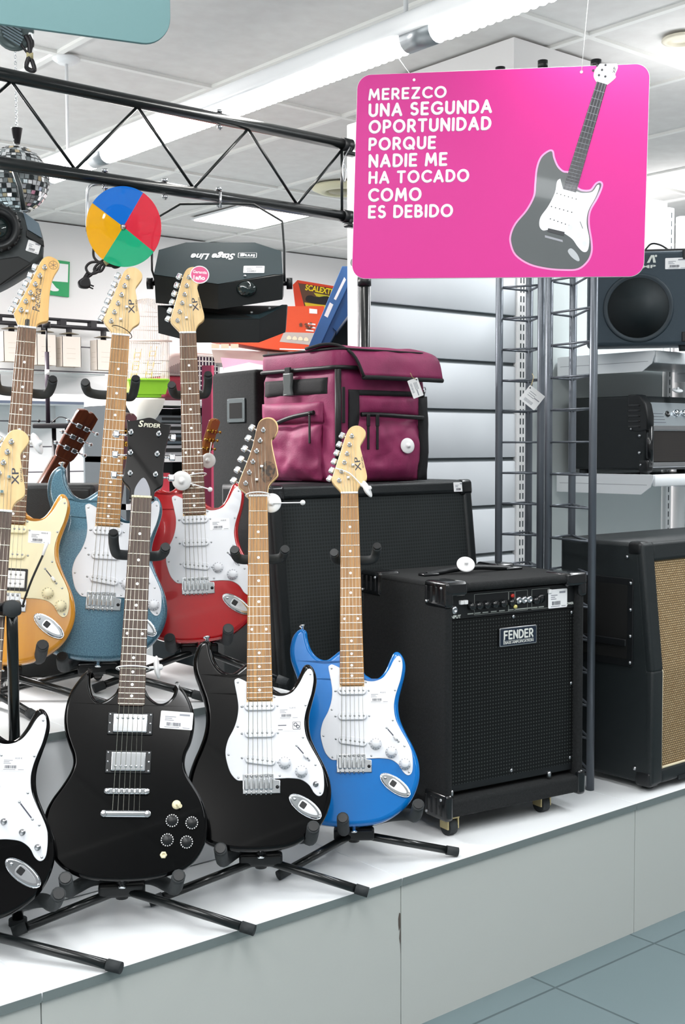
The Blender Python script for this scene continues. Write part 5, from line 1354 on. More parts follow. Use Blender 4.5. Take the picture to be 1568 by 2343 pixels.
# ------------------------------------------------------------------ upside-down stage effect light
d_s = 3.28; k = d_s/FPX
p = D(505, 660, d_s); SF = facing(p, -4)
se = thing('stage_light', 'black angular stage effect light hanging upside down from the truss in a wire yoke', 'stage light', SF)
S = lambda L: [((x*.33163+340-505)*k, (660-(y*.33163+420))*k) for x, y in L]
zp_ = lambda y: -.09+.20*(y-372)/358
cas = mat('satin_black_casing', (40, 56, 61), .6, spec=.25); dark = mat('dark_casing', (18, 21, 22), .55)
def wedge(front, back, zf, zb_):
    """solid between two outlines with the same number of points, each lying at its own depths"""
    k_ = len(front); vs = [(x, y, z) for (x, y), z in zip(front, zf)]+[(x, y, z) for (x, y), z in zip(back, zb_)]
    fs = [tuple(range(k_)), tuple(range(2*k_-1, k_-1, -1))]+[(i, k_+i, k_+(i+1) % k_, (i+1) % k_) for i in range(k_)]
    return MB().add(vs, fs)
top_pl = S([(60, 650), (60, 440), (240, 372), (725, 372), (915, 450), (930, 650), (870, 650), (500, 730)])
zt_ = [zp_(y) for y in (650, 440, 372, 372, 450, 650, 650, 730)]
bp_ = [(x, y) for x, y in top_pl]
part('top_plate', wedge(top_pl, bp_, zt_, [z-.010 for z in zt_]), cas, se)
# mirrored v-shaped head under the plate
fv = S([(62, 652), (500, 732), (932, 652)]); bv = S([(66, 838), (495, 893), (925, 815)])
part('head', MB().add([(fv[0][0], fv[0][1], zp_(650)-.004), (fv[1][0], fv[1][1], zp_(730)-.004), (fv[2][0], fv[2][1], zp_(650)-.004), (bv[0][0], bv[0][1], .05), (bv[1][0], bv[1][1], .095), (bv[2][0], bv[2][1], .05),
     (fv[0][0], fv[0][1]+.03, -.12), (fv[2][0], fv[2][1]+.03, -.12), (bv[0][0], bv[0][1]+.03, -.12), (bv[2][0], bv[2][1]+.03, -.12)],
     [(0, 3, 4, 1), (1, 4, 5, 2), (0, 6, 8, 3), (2, 5, 9, 7), (6, 7, 9, 8), (3, 8, 9, 5, 4), (0, 1, 2, 7, 6)]), dark, se)
ti = S([(68, 840), (150, 850), (330, 905), (770, 950), (955, 835), (830, 835), (640, 905), (410, 905)])
lo = S([(66, 1030), (335, 1110), (765, 1110), (942, 1025), (955, 838), (772, 952), (335, 950), (66, 842)])
part('lower_tray', MB().add([(lo[0][0], lo[0][1], .0), (lo[1][0], lo[1][1], .07), (lo[2][0], lo[2][1], .07), (lo[3][0], lo[3][1], .0), (lo[4][0], lo[4][1], .01), (lo[5][0], lo[5][1], .08), (lo[6][0], lo[6][1], .08), (lo[7][0], lo[7][1], .01),
      (lo[0][0], lo[0][1]+.02, -.12), (lo[3][0], lo[3][1]+.02, -.12), (lo[4][0], lo[4][1]+.012, -.12), (lo[7][0], lo[7][1]+.012, -.12)],
      [(0, 1, 6, 7), (1, 2, 5, 6), (2, 3, 4, 5), (0, 8, 9, 3, 2, 1), (8, 11, 10, 9), (0, 7, 11, 8), (3, 9, 10, 4), (4, 10, 11, 7, 6, 5)]), dark, se)
rim = S([(68, 842), (335, 952), (772, 952), (955, 838), (920, 835), (760, 912), (400, 912), (120, 842)])
part('tray_rim', wedge(rim, rim, [.012, .082, .082, .012, .0, .04, .04, .0], [.008, .076, .076, .008, -.006, .034, .034, -.006]), cas, se)
lx, ly = S([(690, 765)])[0]
lm = frame((lx, ly+.004, .086), (.955, .0, -.29), (.04, .985, .12), Vector((.955, 0, -.29)).cross(Vector((.04, .985, .12))))
part('lens', MB().lathe([(.030, -.004), (.027, .003), (.017, .009), (0, .012)], 26, lm @ Matrix.Diagonal((.95, .72, 1, 1))), mat('dark_glass', (20, 34, 34), .05, coat=1), se)
tm = top_pl
q0, q1 = S([(500, 372)])[0], S([(500, 730)])[0]
yd = Vector((0, q0[1]-q1[1], zp_(372)-zp_(730))).normalized(); PM = frame((0, q0[1], zp_(372)), (1, 0, 0), yd, Vector((1, 0, 0)).cross(yd))
def pl_at(x, y):
    q = S([(x, y)])[0]; return PM @ T(q[0], (q[1]-q0[1])/yd.y, .0006)
part('brand_lettering', lettering('Stage Line', width=(595-290)*.33163*k, height=70*.33163*k/yd.y, bold=.03, shear=.3, M=pl_at(595, 458) @ RZ(180)), wht, se)
lb = part('logo_frame', MB().slab(rrect(0, 130*.33163*k, 0, 46*.33163*k/yd.y, .004, 3), 0, .0004, M=pl_at(746, 466) @ RZ(180)), wht, se)
part('logo_field', MB().slab(rrect(.0015, 130*.33163*k-.0015, .0015, 46*.33163*k/yd.y-.0015, .003, 3), .0003, .0006, M=pl_at(746, 466) @ RZ(180)), cas, lb)
part('logo_lettering', lettering('img', width=104*.33163*k, height=32*.33163*k/yd.y, bold=.03, M=pl_at(733, 474) @ RZ(180) @ T(0, 0, .0006)), wht, lb)
sticker(se, pl_at(733, 612) @ T(0, 0, .0004), 143*.33163*k, 60*.33163*k/yd.y)
parts('bolt', MB().ball((*S([(676, 666)])[0], zp_(666)+.002), .004, 8, 6).ball((*S([(836, 872)])[0], .045), .004, 8, 6).ball((*S([(716, 905)])[0], .06), .004, 8, 6), steel, se)
for x, y, s_ in ((20, 690, -1), (965, 690, 1)):
    q = S([(x, y)])[0]
    kb = part('side_knob', MB().tube([(q[0]-.005*s_, q[1], 0), (q[0]+.011*s_, q[1], 0)], .0155, 18), black, se)
    part('knob_axle', MB().tube([(q[0]-.03*s_, q[1], 0), (q[0], q[1], 0)], .006, 10), black, kb)
yk = S([(42, 690), (48, 660), (28, 600), (28, 400), (70, 240), (225, 150), (560, 145), (730, 150), (925, 265), (938, 450), (938, 620), (940, 690)])
part('yoke', MB().tube([(x, y, .0) for x, y in yk], .0032, 8), blk_metal, se)
part('yoke_bolt', MB().tube([(yk[6][0]-.07*.33, yk[6][1]-.012, .0), (yk[6][0]-.07*.33, yk[6][1]+.03, -.0)], .004, 8), steel, se)

# ------------------------------------------------------------------ mirror ball, moving head and pin spot at the left edge
cx_, cy_, dd = 36, 412, 3.45; rb_ = 76*dd/FPX; p = D(cx_, cy_, dd)
mb_ = thing('mirror_ball', 'mirrored disco ball hanging on a chain behind the truss', 'mirror ball', T(*p))
tiles = [mat('mirror_tile_%d' % i, c_, .1, .7) for i, c_ in enumerate(((235, 238, 240), (150, 158, 160), (60, 66, 68), (225, 205, 170)))]
bs_ = [MB() for _ in tiles]; rows_ = 22
core = MB().ball((0, 0, 0), rb_*.985, 32, 20); part('core', core, mat('ball_core', (90, 92, 94), .5), mb_)
for i in range(rows_):
    t0, t1 = PI*i/rows_+.012, PI*(i+1)/rows_-.012; nn_ = max(5, int(2*rows_*math.sin((t0+t1)/2)))
    for j in range(nn_):
        q0, q1 = 2*PI*j/nn_+.012, 2*PI*(j+1)/nn_-.012
        sph = lambda t, q, r: (r*math.sin(t)*math.cos(q), r*math.sin(t)*math.sin(q), r*math.cos(t))
        tl4 = Vector((random.uniform(-1, 1), random.uniform(-1, 1), random.uniform(-1, 1)))*.0012
        w_ = random.random(); idx = 0 if w_ < .45 else 1 if w_ < .68 else 2 if w_ < .93 else 3
        vs = [Vector(sph(*a_, rb_))+(tl4 if n_i in (0, 3) else -tl4) for n_i, a_ in enumerate(((t0, q0), (t1, q0), (t1, q1), (t0, q1)))]
        bs_[idx].add(vs, [(0, 1, 2, 3)])
allb = MB(); mi = []
for q, bb in enumerate(bs_): allb.add(bb.v, bb.f); mi += [q]*len(bb.f)
o_ = part('mirror_tile_skin', allb, tiles[0], mb_)
for m_ in tiles[1:]: o_.data.materials.append(m_)
o_.data.polygons.foreach_set('material_index', mi)
tp_ = rb_; cone_z = (412-306)*dd/FPX
part('rubber_cone', MB().lathe([(.008, -.030), (.016, .012), (.017, .014), (.0, .014)], 20, T(.006, 0, cone_z)), lampoff, mb_)
for i in range(6): part('chain_link', MB().tube([(.004*math.cos(t_*PI/4)*(1 if i % 2 else .3), .004*math.cos(t_*PI/4)*(.3 if i % 2 else 1), rb_+.003+.0055*i+.0042*math.sin(t_*PI/4)) for t_ in range(8)], .0011, 5, closed=True), steel, mb_)
n_l = int((ZC-p.z-cone_z-.014)/.0085)
for i in range(min(n_l, 90)): part('chain_link', MB().tube([(.006+.0042*math.cos(t_*PI/3)*(1 if i % 2 else .35), .0042*math.cos(t_*PI/3)*(.35 if i % 2 else 1), cone_z+.018+.0085*i+.0058*math.sin(t_*PI/3)) for t_ in range(6)], .0012, 4, closed=True), chrome, mb_)
# moving head light
d_m = 3.1; k = d_m/FPX; p = D(0, 545, d_m)
mh = thing('stage_spotlight', 'bulky dark grey stage projector with a round lens, cut by the left edge', 'stage light', facing(p, 0))
Q = lambda L: [(x*k, (545-y)*k) for x, y in L]
grey_c = mat('charcoal_casing', (52, 58, 60), .5)
part('casing', MB().slab(cat(Q([(-150, 640), (-150, 640), (-160, 560), (-130, 480), (-60, 462), (0, 466), (50, 480), (50, 480), (88, 506), (88, 506), (98, 545), (96, 585), (96, 585), (60, 615), (0, 652), (-60, 672), (-60, 672)]), 4), -.16, -.01, .014), grey_c, mh)
part('side_plate', MB().slab(Q([(52, 481), (87, 507), (94, 540), (62, 522)]), -.012, -.004), mat('steel_grey_plate', (84, 98, 108), .4, .3), mh)
part('band', MB().slab(Q([(58, 524), (97, 546), (98, 560), (58, 538)]), -.012, -.001, .002), dark, mh)
lr = part('lens_ring', MB().lathe([(.060, -.012), (.060, .016), (.054, .024), (.044, .024), (.036, .008), (.034, .002), (0, .002)], 40, T(-6*k, 22*k-.0, -.004)), black, mh)
part('lens', MB().lathe([(.032, .002), (.022, .011), (0, .014)], 28, T(-6*k, 22*k, -.004)), MATS['dark_glass'], lr)
b = MB()
for i in range(18):
    a_ = 2*PI*i/18; b.ball((-6*k+.0575*math.cos(a_), 22*k+.0575*math.sin(a_), .012), .006, 8, 6)
part('ring_lugs', b, black, lr)
sticker(mh, T(74*k, -16*k, -.008) @ RZ(-16), 30*k, 26*k, name='rating_label')
part('bracket', MB().tube([(28*k, 175*k-.0, -.02), (46*k, 120*k, -.0), (54*k, 70*k, -.02)], .0065, 8).tube([(-30*k, 178*k, -.02), (28*k, 176*k, -.02)], .0065, 8), grey_c, mh)
part('lower_fin', MB().slab(Q([(-40, 600), (40, 585), (70, 600), (0, 652), (-40, 668)]), -.012, .006, .004), dark, mh)
# pin spot above the truss
p = D(36, 82, 2.8); k = 2.8/FPX
pn_ = thing('pin_spot', 'small chrome faced spot lamp with tied black cables above the truss', 'stage light', facing(p, 0))
part('lamp_can', MB().lathe([(.040, -.03), (.046, .0), (.043, .006), (.035, .002), (0, -.004)], 28, T(-.004, .012, 0) @ RX(24)), mat('grey_can', (88, 98, 98), .35, .4), pn_)
b = MB()
for i in range(7): b.box(-.030+abs(i-3)*.003, .030-abs(i-3)*.003, -.002, .002, .002, .005, T(-.008, .010-.007*(i-3), .002) @ RZ(-28) @ RX(24))
part('reflector_ribs', b, chrome, pn_)
part('bracket', MB().rbox(36*k-.008, 36*k+.004, -8*k-.03, 10*k, -.004, .004, .003), wht, pn_)
part('cable_bundle', MB().tube(path([(22*k, 2*k, 0), (29*k, -14*k, .004), (30*k, -40*k, .004), (22*k, -66*k, .004), (28*k, -74*k, .0), (40*k, -74*k, 0), (36*k, -56*k, 0), (31*k, -42*k, 0), (36*k, -14*k, 0), (30*k, 4*k, 0)], 5), .0055, 8).tube(path([(-4*k, -8*k, 0), (8*k, -14*k, 0), (20*k, -30*k, 0), (30*k, -44*k, 0), (38*k, -64*k, 0)], 5), .003, 8), lampoff, pn_)
part('cable_tie', MB().tube([(23*k, -43*k, .003), (38*k, -43*k, .003)], .0075, 8), MATS['tan_tie'], pn_)

# ------------------------------------------------------------------ things far back on the left
def traced(px, d, th, r=0.0, twist=0, n=0, wall=None):
    """solid whose front outline is given in pixels at depth d; returns (frame, builder, scale, to-local)"""
    cx = sum(q[0] for q in px)/len(px); cy = sum(q[1] for q in px)/len(px); p = D(cx, cy, d); M = facing(p, twist)
    if wall: p = PY(cx, cy, wall); M = frame(p, (1, 0, 0), (0, 0, 1), (0, -1, 0))
    I = M.inverted()
    nrm = Vector(M.col[2][:3])
    def loc(x, y, dz=0.0):
        v = ray(x, y); q = I @ (CAM+v*((p+nrm*dz-CAM).dot(nrm)/v.dot(nrm))); return (q.x, q.y)
    o = [loc(*q) for q in px]
    if n: o = cat(o, n)
    return M, MB().slab(o, -th, 0, r), loc
wood_in = mat('lamp_inner_orange', (206, 164, 96), .7); shade_m = mat('paper_shade', (230, 220, 210), .7)
dkm = mat('dark_track', (38, 36, 40), .5)
W5 = 6.88
SLX0, SLX1 = 1.2, PY(292, 1000, YF-.03).x
sw5 = thing('slatwall_panel', 'far white slatwall with thin grooves behind the paper box lamps', 'wall panel', T(SLX0, YF-.03, .0))
prev = .1
zb5 = PY(110, 1022, YF-.03).z
for i in range(-7, 9):
    zz = zb5+.159*i
    if zz > 2.1: break
    part('slat_board', MB().box(0, SLX1-SLX0, 0, .025, prev, zz-.004), shade_m if False else wht, sw5); prev = zz+.004
part('groove_backing', MB().box(0, SLX1-SLX0, .018, .028, .1, prev), mat('pale_groove', (176, 172, 182), .6), sw5)
# track with hanging paper box lamps
t0, t1 = PY(-40, 734, W5), PY(256, 756, W5); zt0 = (t0.z+t1.z)/2
tk = thing('lighting_track', 'black two-rail display track on the far slatwall with the box lamps below', 'track', T(t0.x, W5, zt0))
part('rail', MB().tube([(0, 0, 0), (t1.x-t0.x, 0, 0)], .013, 8), dkm, tk)
part('rail', MB().tube([(0, .03, .045), (t1.x-t0.x, .03, .045)], .010, 8), dkm, tk)
for i in range(5): part('rail_clip', MB().box(-.02, .02, -.01, .04, .0, .045, T(.1+.21*i, 0, 0)), dkm, tk)
for lab, xc, yt, yb in (('at the left edge of the photo', 8, 757, 826), ('behind the amber guitar neck', 84, 764, 834), ('third from the left, between the two long necks', 142, 769, 838), ('rightmost, beside the steel blue guitar neck', 222, 777, 846)):
    p = PY(xc, yt, W5-.06); q = PY(xc, yb, W5-.06); h = p.z-q.z
    L = thing('box_lamp', 'white paper box wall lamp '+lab, 'lamp', T(p.x, p.y, q.z), 'paper box lamps under the track')
    sh = MB()
    w, d = .128, .09
    for bx in ((0, w, 0, .003, 0, h), (0, w, d-.003, d, 0, h), (0, .003, 0, d, 0, h), (w-.003, w, 0, d, 0, h)): sh.box(*bx)
    sd = part('shade', sh, shade_m, L)
    b = MB()
    for i in range(3): b.box(.03, .09, -.0006, 0, .05+.03*i, .0515+.03*i).box(-.0006, 0, .02, .07, .05+.03*i, .0515+.03*i)
    part('slits', b, mat('slit_tan', (196, 180, 164), .7) if 'slit_tan' not in MATS else MATS['slit_tan'], sd)
    part('inner_lining', MB().box(.003, w-.003, .003, d-.003, .03, .034), wood_in, L)
    part('reflector', MB().lathe([(.062, -.004), (.03, .004), (.02, .006), (0, .006)], 20, T(w*.55, d*.5, h+.022)), mat('bronze_disc', (150, 138, 116), .4, .4) if 'bronze_disc' not in MATS else MATS['bronze_disc'], L)
    part('lamp_holder', MB().tube([(w*.55, d*.5, h-.005), (w*.55, d*.5, zt0-q.z-.01)], .018, 12), dkm, L)
# shelves on that wall
glass = mat('shelf_glass', (214, 226, 228), .05, trans=.85, alpha=.8)
p0, p1 = PY(-40, 843, 6.70), PY(240, 858, 6.70)
o = part('glass_shelf', MB().box(p0.x, p1.x, 6.70, 7.02, p1.z-.004, p1.z+.004), glass); tag(o, 'thin glass shelf on the far wall under the box lamps', 'shelf')
p0, p1 = PY(-40, 915, 6.6), PY(213, 922, 6.6)
ws = thing('wall_shelf', 'white wall shelf with dark front edge below the glass shelf at the far left', 'shelf', T(p0.x, 6.6, p1.z))
part('shelf_board', MB().box(0, p1.x-p0.x, .002, .42, -.008, .05), wht, ws); part('edge_strip', MB().box(0, p1.x-p0.x, -.004, .002, -.012, .004), mat('blue_grey_edge', (96, 106, 124), .5), ws)
part('shelf_bracket', MB().box(p1.x-p0.x-.04, p1.x-p0.x-.02, .03, .42, -.14, -.008), house, ws)
# green exit sign
pxs = [(96, 590), (160, 599), (158, 680), (96, 672)]
M, b, loc = traced(pxs, 6.6, .012, wall=YF-.014)
ex = thing('exit_sign', 'green and white emergency exit sign on the far wall behind the amber guitar headstock', 'sign', M)
part('sign_plate', b, mat('exit_green', (0, 160, 92), .4), ex)
exw = mat('exit_white', (250, 250, 250), .4)
part('door_symbol', MB().slab([loc(*q) for q in [(110, 600), (156, 605), (155, 646), (117, 643), (117, 660), (110, 660)]], -.002, .002), exw, ex)
part('running_figure', MB().slab(cat([loc(*q) for q in [(108, 642), (118, 646), (128, 658), (134, 662), (132, 666), (120, 666), (112, 662), (106, 660)]], 4), -.002, .003), exw, ex)
# microphone stand with tray
p = D(110, 968, 4.6)
mst = thing('equipment_stand', 'thin black telescopic stand pole with a small black tray, in front of the far slatwall', 'stand', T(p.x, p.y, 0))
z_t = D(110, 745, 4.6).z; z_m = D(110, 806, 4.6).z
part('upper_rod', MB().tube([(0, 0, z_m-.02), (0, 0, z_t)], .0035, 10), lampoff, mst)
part('lower_tube', MB().tube([(0, 0, p.z), (0, 0, z_m)], .0085, 12), mat('aubergine_black', (46, 36, 48), .4), mst)
part('white_band', MB().tube([(0, 0, D(110, 858, 4.6).z), (0, 0, D(110, 846, 4.6).z)], .0088, 12), wht, mst)
part('top_socket', MB().tube([(0, 0, z_t-.012), (0, 0, z_t+.012)], .016, 14), lampoff, mst)
TM = T(0, 0, p.z) @ RZ(-40)
part('tray', MB().rbox(-.05, .085, -.04, .06, -.02, -.002, .004, TM), lampoff, mst)
for x in (.022, .072): part('post', MB().tube([TM @ Vector((x, 0, -.02)), TM @ Vector((x, 0, -p.z))], .0085, 10), lampoff, mst)
for x in (-.03, .028): part('tray_screw', MB().ball(TM @ Vector((x, -.02, .008)), .006, 10, 6), lampoff, mst)
part('tray_cable', MB().tube([TM @ q for q in path([(.02, -.03, .0), (.05, -.03, .022), (.085, -.03, .012), (.082, -.03, -.008)], 5)], .002, 6), lampoff, mst)
# bird cage on its white pedestal bowl
d = 5.0; k = d/FPX; p = D(331, 870, d)
bc = thing('bird_cage', 'white wire bird cage with a bright green tray on a white bowl pedestal', 'bird cage', facing(p, 12))
lime = mat('lime_green_plastic', (150, 210, 60), .35)
hw = 47*k; hd_ = .085
part('tray', MB().slab(rrect(-hw*.86, hw*.86, -hd_*.86, hd_*.86, .03, 5), -42*k, -34*k, 0, M=RX(-90)).lathe([(hw*.86, 0)], 4) if False else MB().add(
    [(sx*hw*f, y, sz*hd_*f) for y, f in ((0, 1.0), (-5*k, .99), (-33*k, .84)) for sx, sz in ((-1, -1), (1, -1), (1, 1), (-1, 1))], [(0, 1, 2, 3), (0, 4, 5, 1), (1, 5, 6, 2), (2, 6, 7, 3), (3, 7, 4, 0), (4, 8, 9, 5), (5, 9, 10, 6), (6, 10, 11, 7), (7, 11, 8, 4), (11, 10, 9, 8)]), lime, bc)
part('tray_rim', MB().tube([(x, -1*k, z) for x, z in rrect(-hw*1.02, hw*1.02, -hd_*1.02, hd_*1.02, .02, 4)], .005, 8, closed=True), lime, bc)
part('tray_base', MB().box(-hw*.8, hw*.66, -40*k, -32*k, -hd_*.7, hd_*.7), lime, bc)
part('pedestal_bowl', MB().lathe([(.02, -98*k), (.03, -97*k), (hw*.62, -82*k), (hw*.86, -62*k), (hw*.97, -46*k), (hw*.98, -42*k), (0, -42*k)], 36, Matrix(((1, 0, 0, 0), (0, 0, 1, 0), (0, -1, 0, 0), (0, 0, 0, 1)))), mat('warm_white_plastic', (240, 236, 226), .4), bc)
part('pedestal_stem', MB().tube([(0, -98*k, 0), (0, -p.z+.02, 0)], .02, 12), wht, bc); part('pedestal_foot', MB().lathe([(.16, -p.z), (.16, -p.z+.015), (.03, -p.z+.03), (0, -p.z+.03)], 28, Matrix(((1, 0, 0, 0), (0, 0, 1, 0), (0, 1, 0, 0), (0, 0, 0, 1)))), wht, bc)
wire = mat('white_wire', (216, 204, 198), .4)
H_ = 150*k
b = MB()
for z in (-hd_, hd_):
    for i in range(23):
        x = -hw+2*hw*i/22; top = H_+30*k*math.sqrt(max(0, 1-(x/hw)**2)); b.tube([(x, 0, z), (x, top, z)], .0011, 4, cap=False)
for x in (-hw, hw):
    for i in range(13): z = -hd_+2*hd_*i/12; b.tube([(x, 0, z), (x, H_, z)], .0011, 4, cap=False)
part('cage_bars', b, wire, bc)
b = MB()
for yy in (18*k, 42*k, 88*k, 118*k, H_): b.tube([(-hw, yy, -hd_), (hw, yy, -hd_), (hw, yy, hd_), (-hw, yy, hd_)], .0016, 4, closed=True)
part('cage_rings', b, wire, bc)
b = MB()
for i in range(9):
    z = -hd_+2*hd_*i/8; b.tube([(hw*math.cos(PI*t/10), H_+30*k*math.sin(PI*t/10), z) for t in range(11)], .0011, 4, cap=False)
part('cage_roof', b, wire, bc)
part('perch', MB().tube([(-hw*1.0, 86*k, hd_+.008), (hw*1.12, 86*k, hd_+.008)], .004, 8), mat('pale_pink_plastic', (232, 206, 196), .5), bc)
lad = MB()
for q in (-1, 1): lad.tube([(-.05+q*.012, .005, .02), (-.02+q*.012, 72*k, -.02)], .002, 5).tube([(.01+q*.012, .005, .02), (.045+q*.012, 78*k, -.02)], .002, 5)
for i in range(7): lad.tube([(-.062+.03*i/7, .005+70*k*i/7, .02-.04*i/7), (-.038+.03*i/7, .005+70*k*i/7, .02-.04*i/7)], .0016, 5).tube([(-.002+.035*i/7, .005+75*k*i/7, .02-.04*i/7), (.022+.035*i/7, .005+75*k*i/7, .02-.04*i/7)], .0016, 5)
part('ladders', lad, mat('pine', (226, 186, 120), .6), bc)
# shelving with players and trays
YS = 5.0
def srow(x0, x1, y): return PY(x0, y, YS), PY(x1, y, YS)
gu = thing('shelving_unit', 'white low shelving unit with equipment on its shelves behind the rear guitars', 'shelving', T(PY(286, 918, YS).x, YS, 0))
gx = PY(286, 918, YS).x; gw = PY(500, 922, YS).x-gx
zA = PY(380, 914, YS).z; 
for y_ in (914, 1044, 1150): zz = PY(380, y_, YS).z; part('shelf_board', MB().box(0, gw, 0, .40, zz-.028, zz), wht, gu)
part('back_panel', MB().box(0, gw, .40, .415, .1, zA-.03), mat('shelf_back', (96, 104, 108), .6), gu)
for x in (0, gw-.02): part('side_panel', MB().box(x, x+.02, .002, .40, 0, zA-.03), mat('shelf_side', (60, 66, 70), .6) if 'shelf_side' not in MATS else MATS['shelf_side'], gu)
silv = mat('silver_player', (178, 180, 184), .35, .4); smk = mat('smoked_front', (84, 96, 104), .25)
zB = PY(380, 1044, YS).z; zC = PY(380, 1150, YS).z
stack = [('silver disc player in the middle shelf stack, lowest', silv, zB, .055), ('smoked grey disc player in the middle shelf stack, second from below', smk, zB+.057, .05), ('pale silver disc player in the middle shelf stack, third from below', silv, zB+.109, .05), ('dark grey disc player on top of the middle shelf stack', mat('grey_player', (110, 118, 122), .4), zB+.161, .038)]
for lab, m_, z_, h_ in stack:
    t = thing('disc_player', lab, 'disc player', T(gx+.04, YS+.04, z_), 'disc players stacked on the shelf')
    part('case', MB().rbox(0, gw-.09, .01, .30, 0.0005, h_, .004), m_, t)
    part('front_plate', MB().box(.004, gw-.094, 0, .012, .004, h_-.004), m_, t); part('display', MB().box(gw*.35, gw*.6, -.002, .0, h_*.35, h_*.7), dark, t)
q = PY(366, 1140, YS+.06); t = thing('red_box', 'small red box standing on the lowest shelf by the horned guitar headstock', 'box', T(q.x, YS+.06, zC))
zr = PY(366, 1083, YS+.06).z-zC
part('carton', MB().box(0, .055, 0, .06, .0, zr), mat('red_card', (226, 70, 86), .5), t); part('carton_lid', MB().box(-.002, .057, -.002, .062, zr-.02, zr+.001), mat('red_card_lid', (236, 84, 98), .5), t)
# tall maroon panel with pink edge
M, b, loc = traced([(462, 836), (489, 836), (489, 1846), (462, 1846)], 4.3, .05)
t = thing('display_board', 'tall maroon board with a pink edge between the red guitar neck and the black speaker', 'board', M)
part('board', b, mat('maroon_board', (128, 44, 74), .5), t)
part('pink_edge', MB().slab([loc(*q) for q in [(484, 836), (490, 836), (490, 1846), (484, 1846)]], -.05, .003), mat('pink_edge', (232, 96, 130), .5), t)
# pet carrier
d = 5.35; k = d/FPX; p = D(432, 911, d)
pc = thing('pet_carrier', 'maroon and grey pet carrier with a white grid door on top of the shelving', 'pet carrier', facing(p, 28))
mar = mat('maroon_plastic', (142, 44, 62), .45); gyp = mat('warm_grey_plastic', (198, 186, 182), .5)
part('lower_shell', MB().slab(rrect(-62*k, 82*k, .0, 50*k, .02, 4), -.30, 0, .02), mar, pc)
part('upper_shell', MB().slab(cat([(-62*k, 50*k), (-62*k, 50*k), (82*k, 50*k), (82*k, 50*k), (78*k, 90*k), (64*k, 104*k), (-30*k, 102*k), (-54*k, 88*k)], 4), -.30, 0, .015), gyp, pc)
b = MB()
for i in range(8): b.box(-(58-5*i)*k-.0, -(56-5*i)*k, 54*k, (66+2*i)*k, -.0, .002)
part('vents', b, mat('vent_dark', (120, 100, 100), .6), pc)
dr_ = part('door_opening', MB().slab(rrect(18*k, 78*k, 6*k, 98*k, .006, 3), -.004, .002), mat('opening_dark', (52, 30, 60), .7), pc)
b = MB()
for i in range(8): x = (19.5+8.2*i)*k; b.box(x-.0022, x+.0022, 6*k, 98*k, .002, .006)
for i in range(9): y = (7+11.2*i)*k; b.box(18*k, 78*k, y-.0024, y+.0024, .002, .006)
part('grid_door', b, wht, pc); part('door_frame', MB().tube([(x, y, .004) for x, y in rrect(18*k, 78*k, 6*k, 98*k, .008, 3)], .0045, 6, closed=True), wht, dr_)
part('pink_tag', MB().slab([(36*k, 24*k), (50*k, 36*k), (60*k, 18*k), (46*k, 4*k)], .008, .010), mat('hot_pink_card', (240, 70, 130), .5), pc)
# toy boxes on the top
d = 5.2
M, b, loc = traced([(478, 775), (486, 702), (742, 700), (742, 812), (690, 806), (610, 797)], d, .22)
tb = thing('toy_box', 'large orange red racing toy box with small cars printed on it', 'box', M, 'racing toy boxes behind the bag')
part('carton', b, mat('orange_red_card', (230, 84, 46), .45), tb)
grey_st = mat('printed_track_grey', (196, 186, 180), .5)
part('printed_strip', MB().slab([loc(*q) for q in [(650, 760), (720, 762), (716, 790), (640, 782)]], -.001, .0015), grey_st, tb)
b1 = MB(); rnd = random.Random(5)
for i in range(4):
    x, y = 656+13*i, 772+1.2*i; b1.slab(cat([loc(*q) for q in [(x, y+3), (x+2, y-2), (x+6, y-4), (x+10, y-1), (x+11, y+4), (x+5, y+5)]], 3), .001, .003)
part('printed_cars', b1, mat('printed_cream', (242, 226, 196), .5), tb)
b1 = MB()
for i in range(9):
    x, y = 684+rnd.uniform(0, 26), 738+rnd.uniform(0, 14); b1.slab(cat([loc(*q) for q in [(x, y+2), (x+3, y-2), (x+7, y-1), (x+6, y+3)]], 3), .001, .003)
part('printed_track', b1, mat('printed_brown', (120, 70, 52), .5), tb)
b1 = MB()
for x0, x1, y0 in ((640, 700, 797), (705, 722, 739), (708, 722, 747), (700, 718, 754)): b1.slab([loc(*q) for q in [(x0, y0), (x1, y0+2), (x1, y0+5), (x0, y0+3)]], .001, .003)
b1.slab([loc(*q) for q in [(708, 706), (726, 708), (726, 718), (708, 717)]], .001, .003)
parts('printed_text_line', b1, paper, tb)
b1 = MB()
for i in range(3): b1.slab([loc(*q) for q in [(484+22*i, 787), (502+22*i, 787), (502+22*i, 797), (484+22*i, 797)]], .001, .003)
part('printed_pictures', b1, mat('printed_beige', (236, 206, 180), .5), tb)
M, b, loc = traced([(681, 642), (790, 660), (790, 716), (692, 701)], 5.3, .16)
tb = thing('toy_box', 'smaller brown racing toy box with yellow lettering on the orange red box', 'box', M, 'racing toy boxes behind the bag')
part('carton', b, mat('brown_card', (96, 66, 44), .45), tb)
part('red_side', MB().slab([loc(*q) for q in [(670, 652), (681, 641), (697, 702), (676, 702)]], -.05, .002), mat('red_orange_side', (224, 70, 34), .5), tb)
part('red_top', MB().slab([loc(*q) for q in [(681, 641), (790, 659), (790, 664), (684, 648)]], -.05, .003), bpy.data.materials['red_orange_side'], tb)
part('yellow_band', MB().slab([loc(*q) for q in [(697, 692), (790, 705), (790, 716), (700, 702)]], -.001, .003), mat('yellow_green_print', (214, 206, 40), .5), tb)
part('printed_car', MB().slab(cat([loc(*q) for q in [(700, 688), (702, 678), (712, 676), (725, 680), (750, 678), (762, 690), (740, 696), (716, 694)]], 3), .001, .003), lampoff, tb)
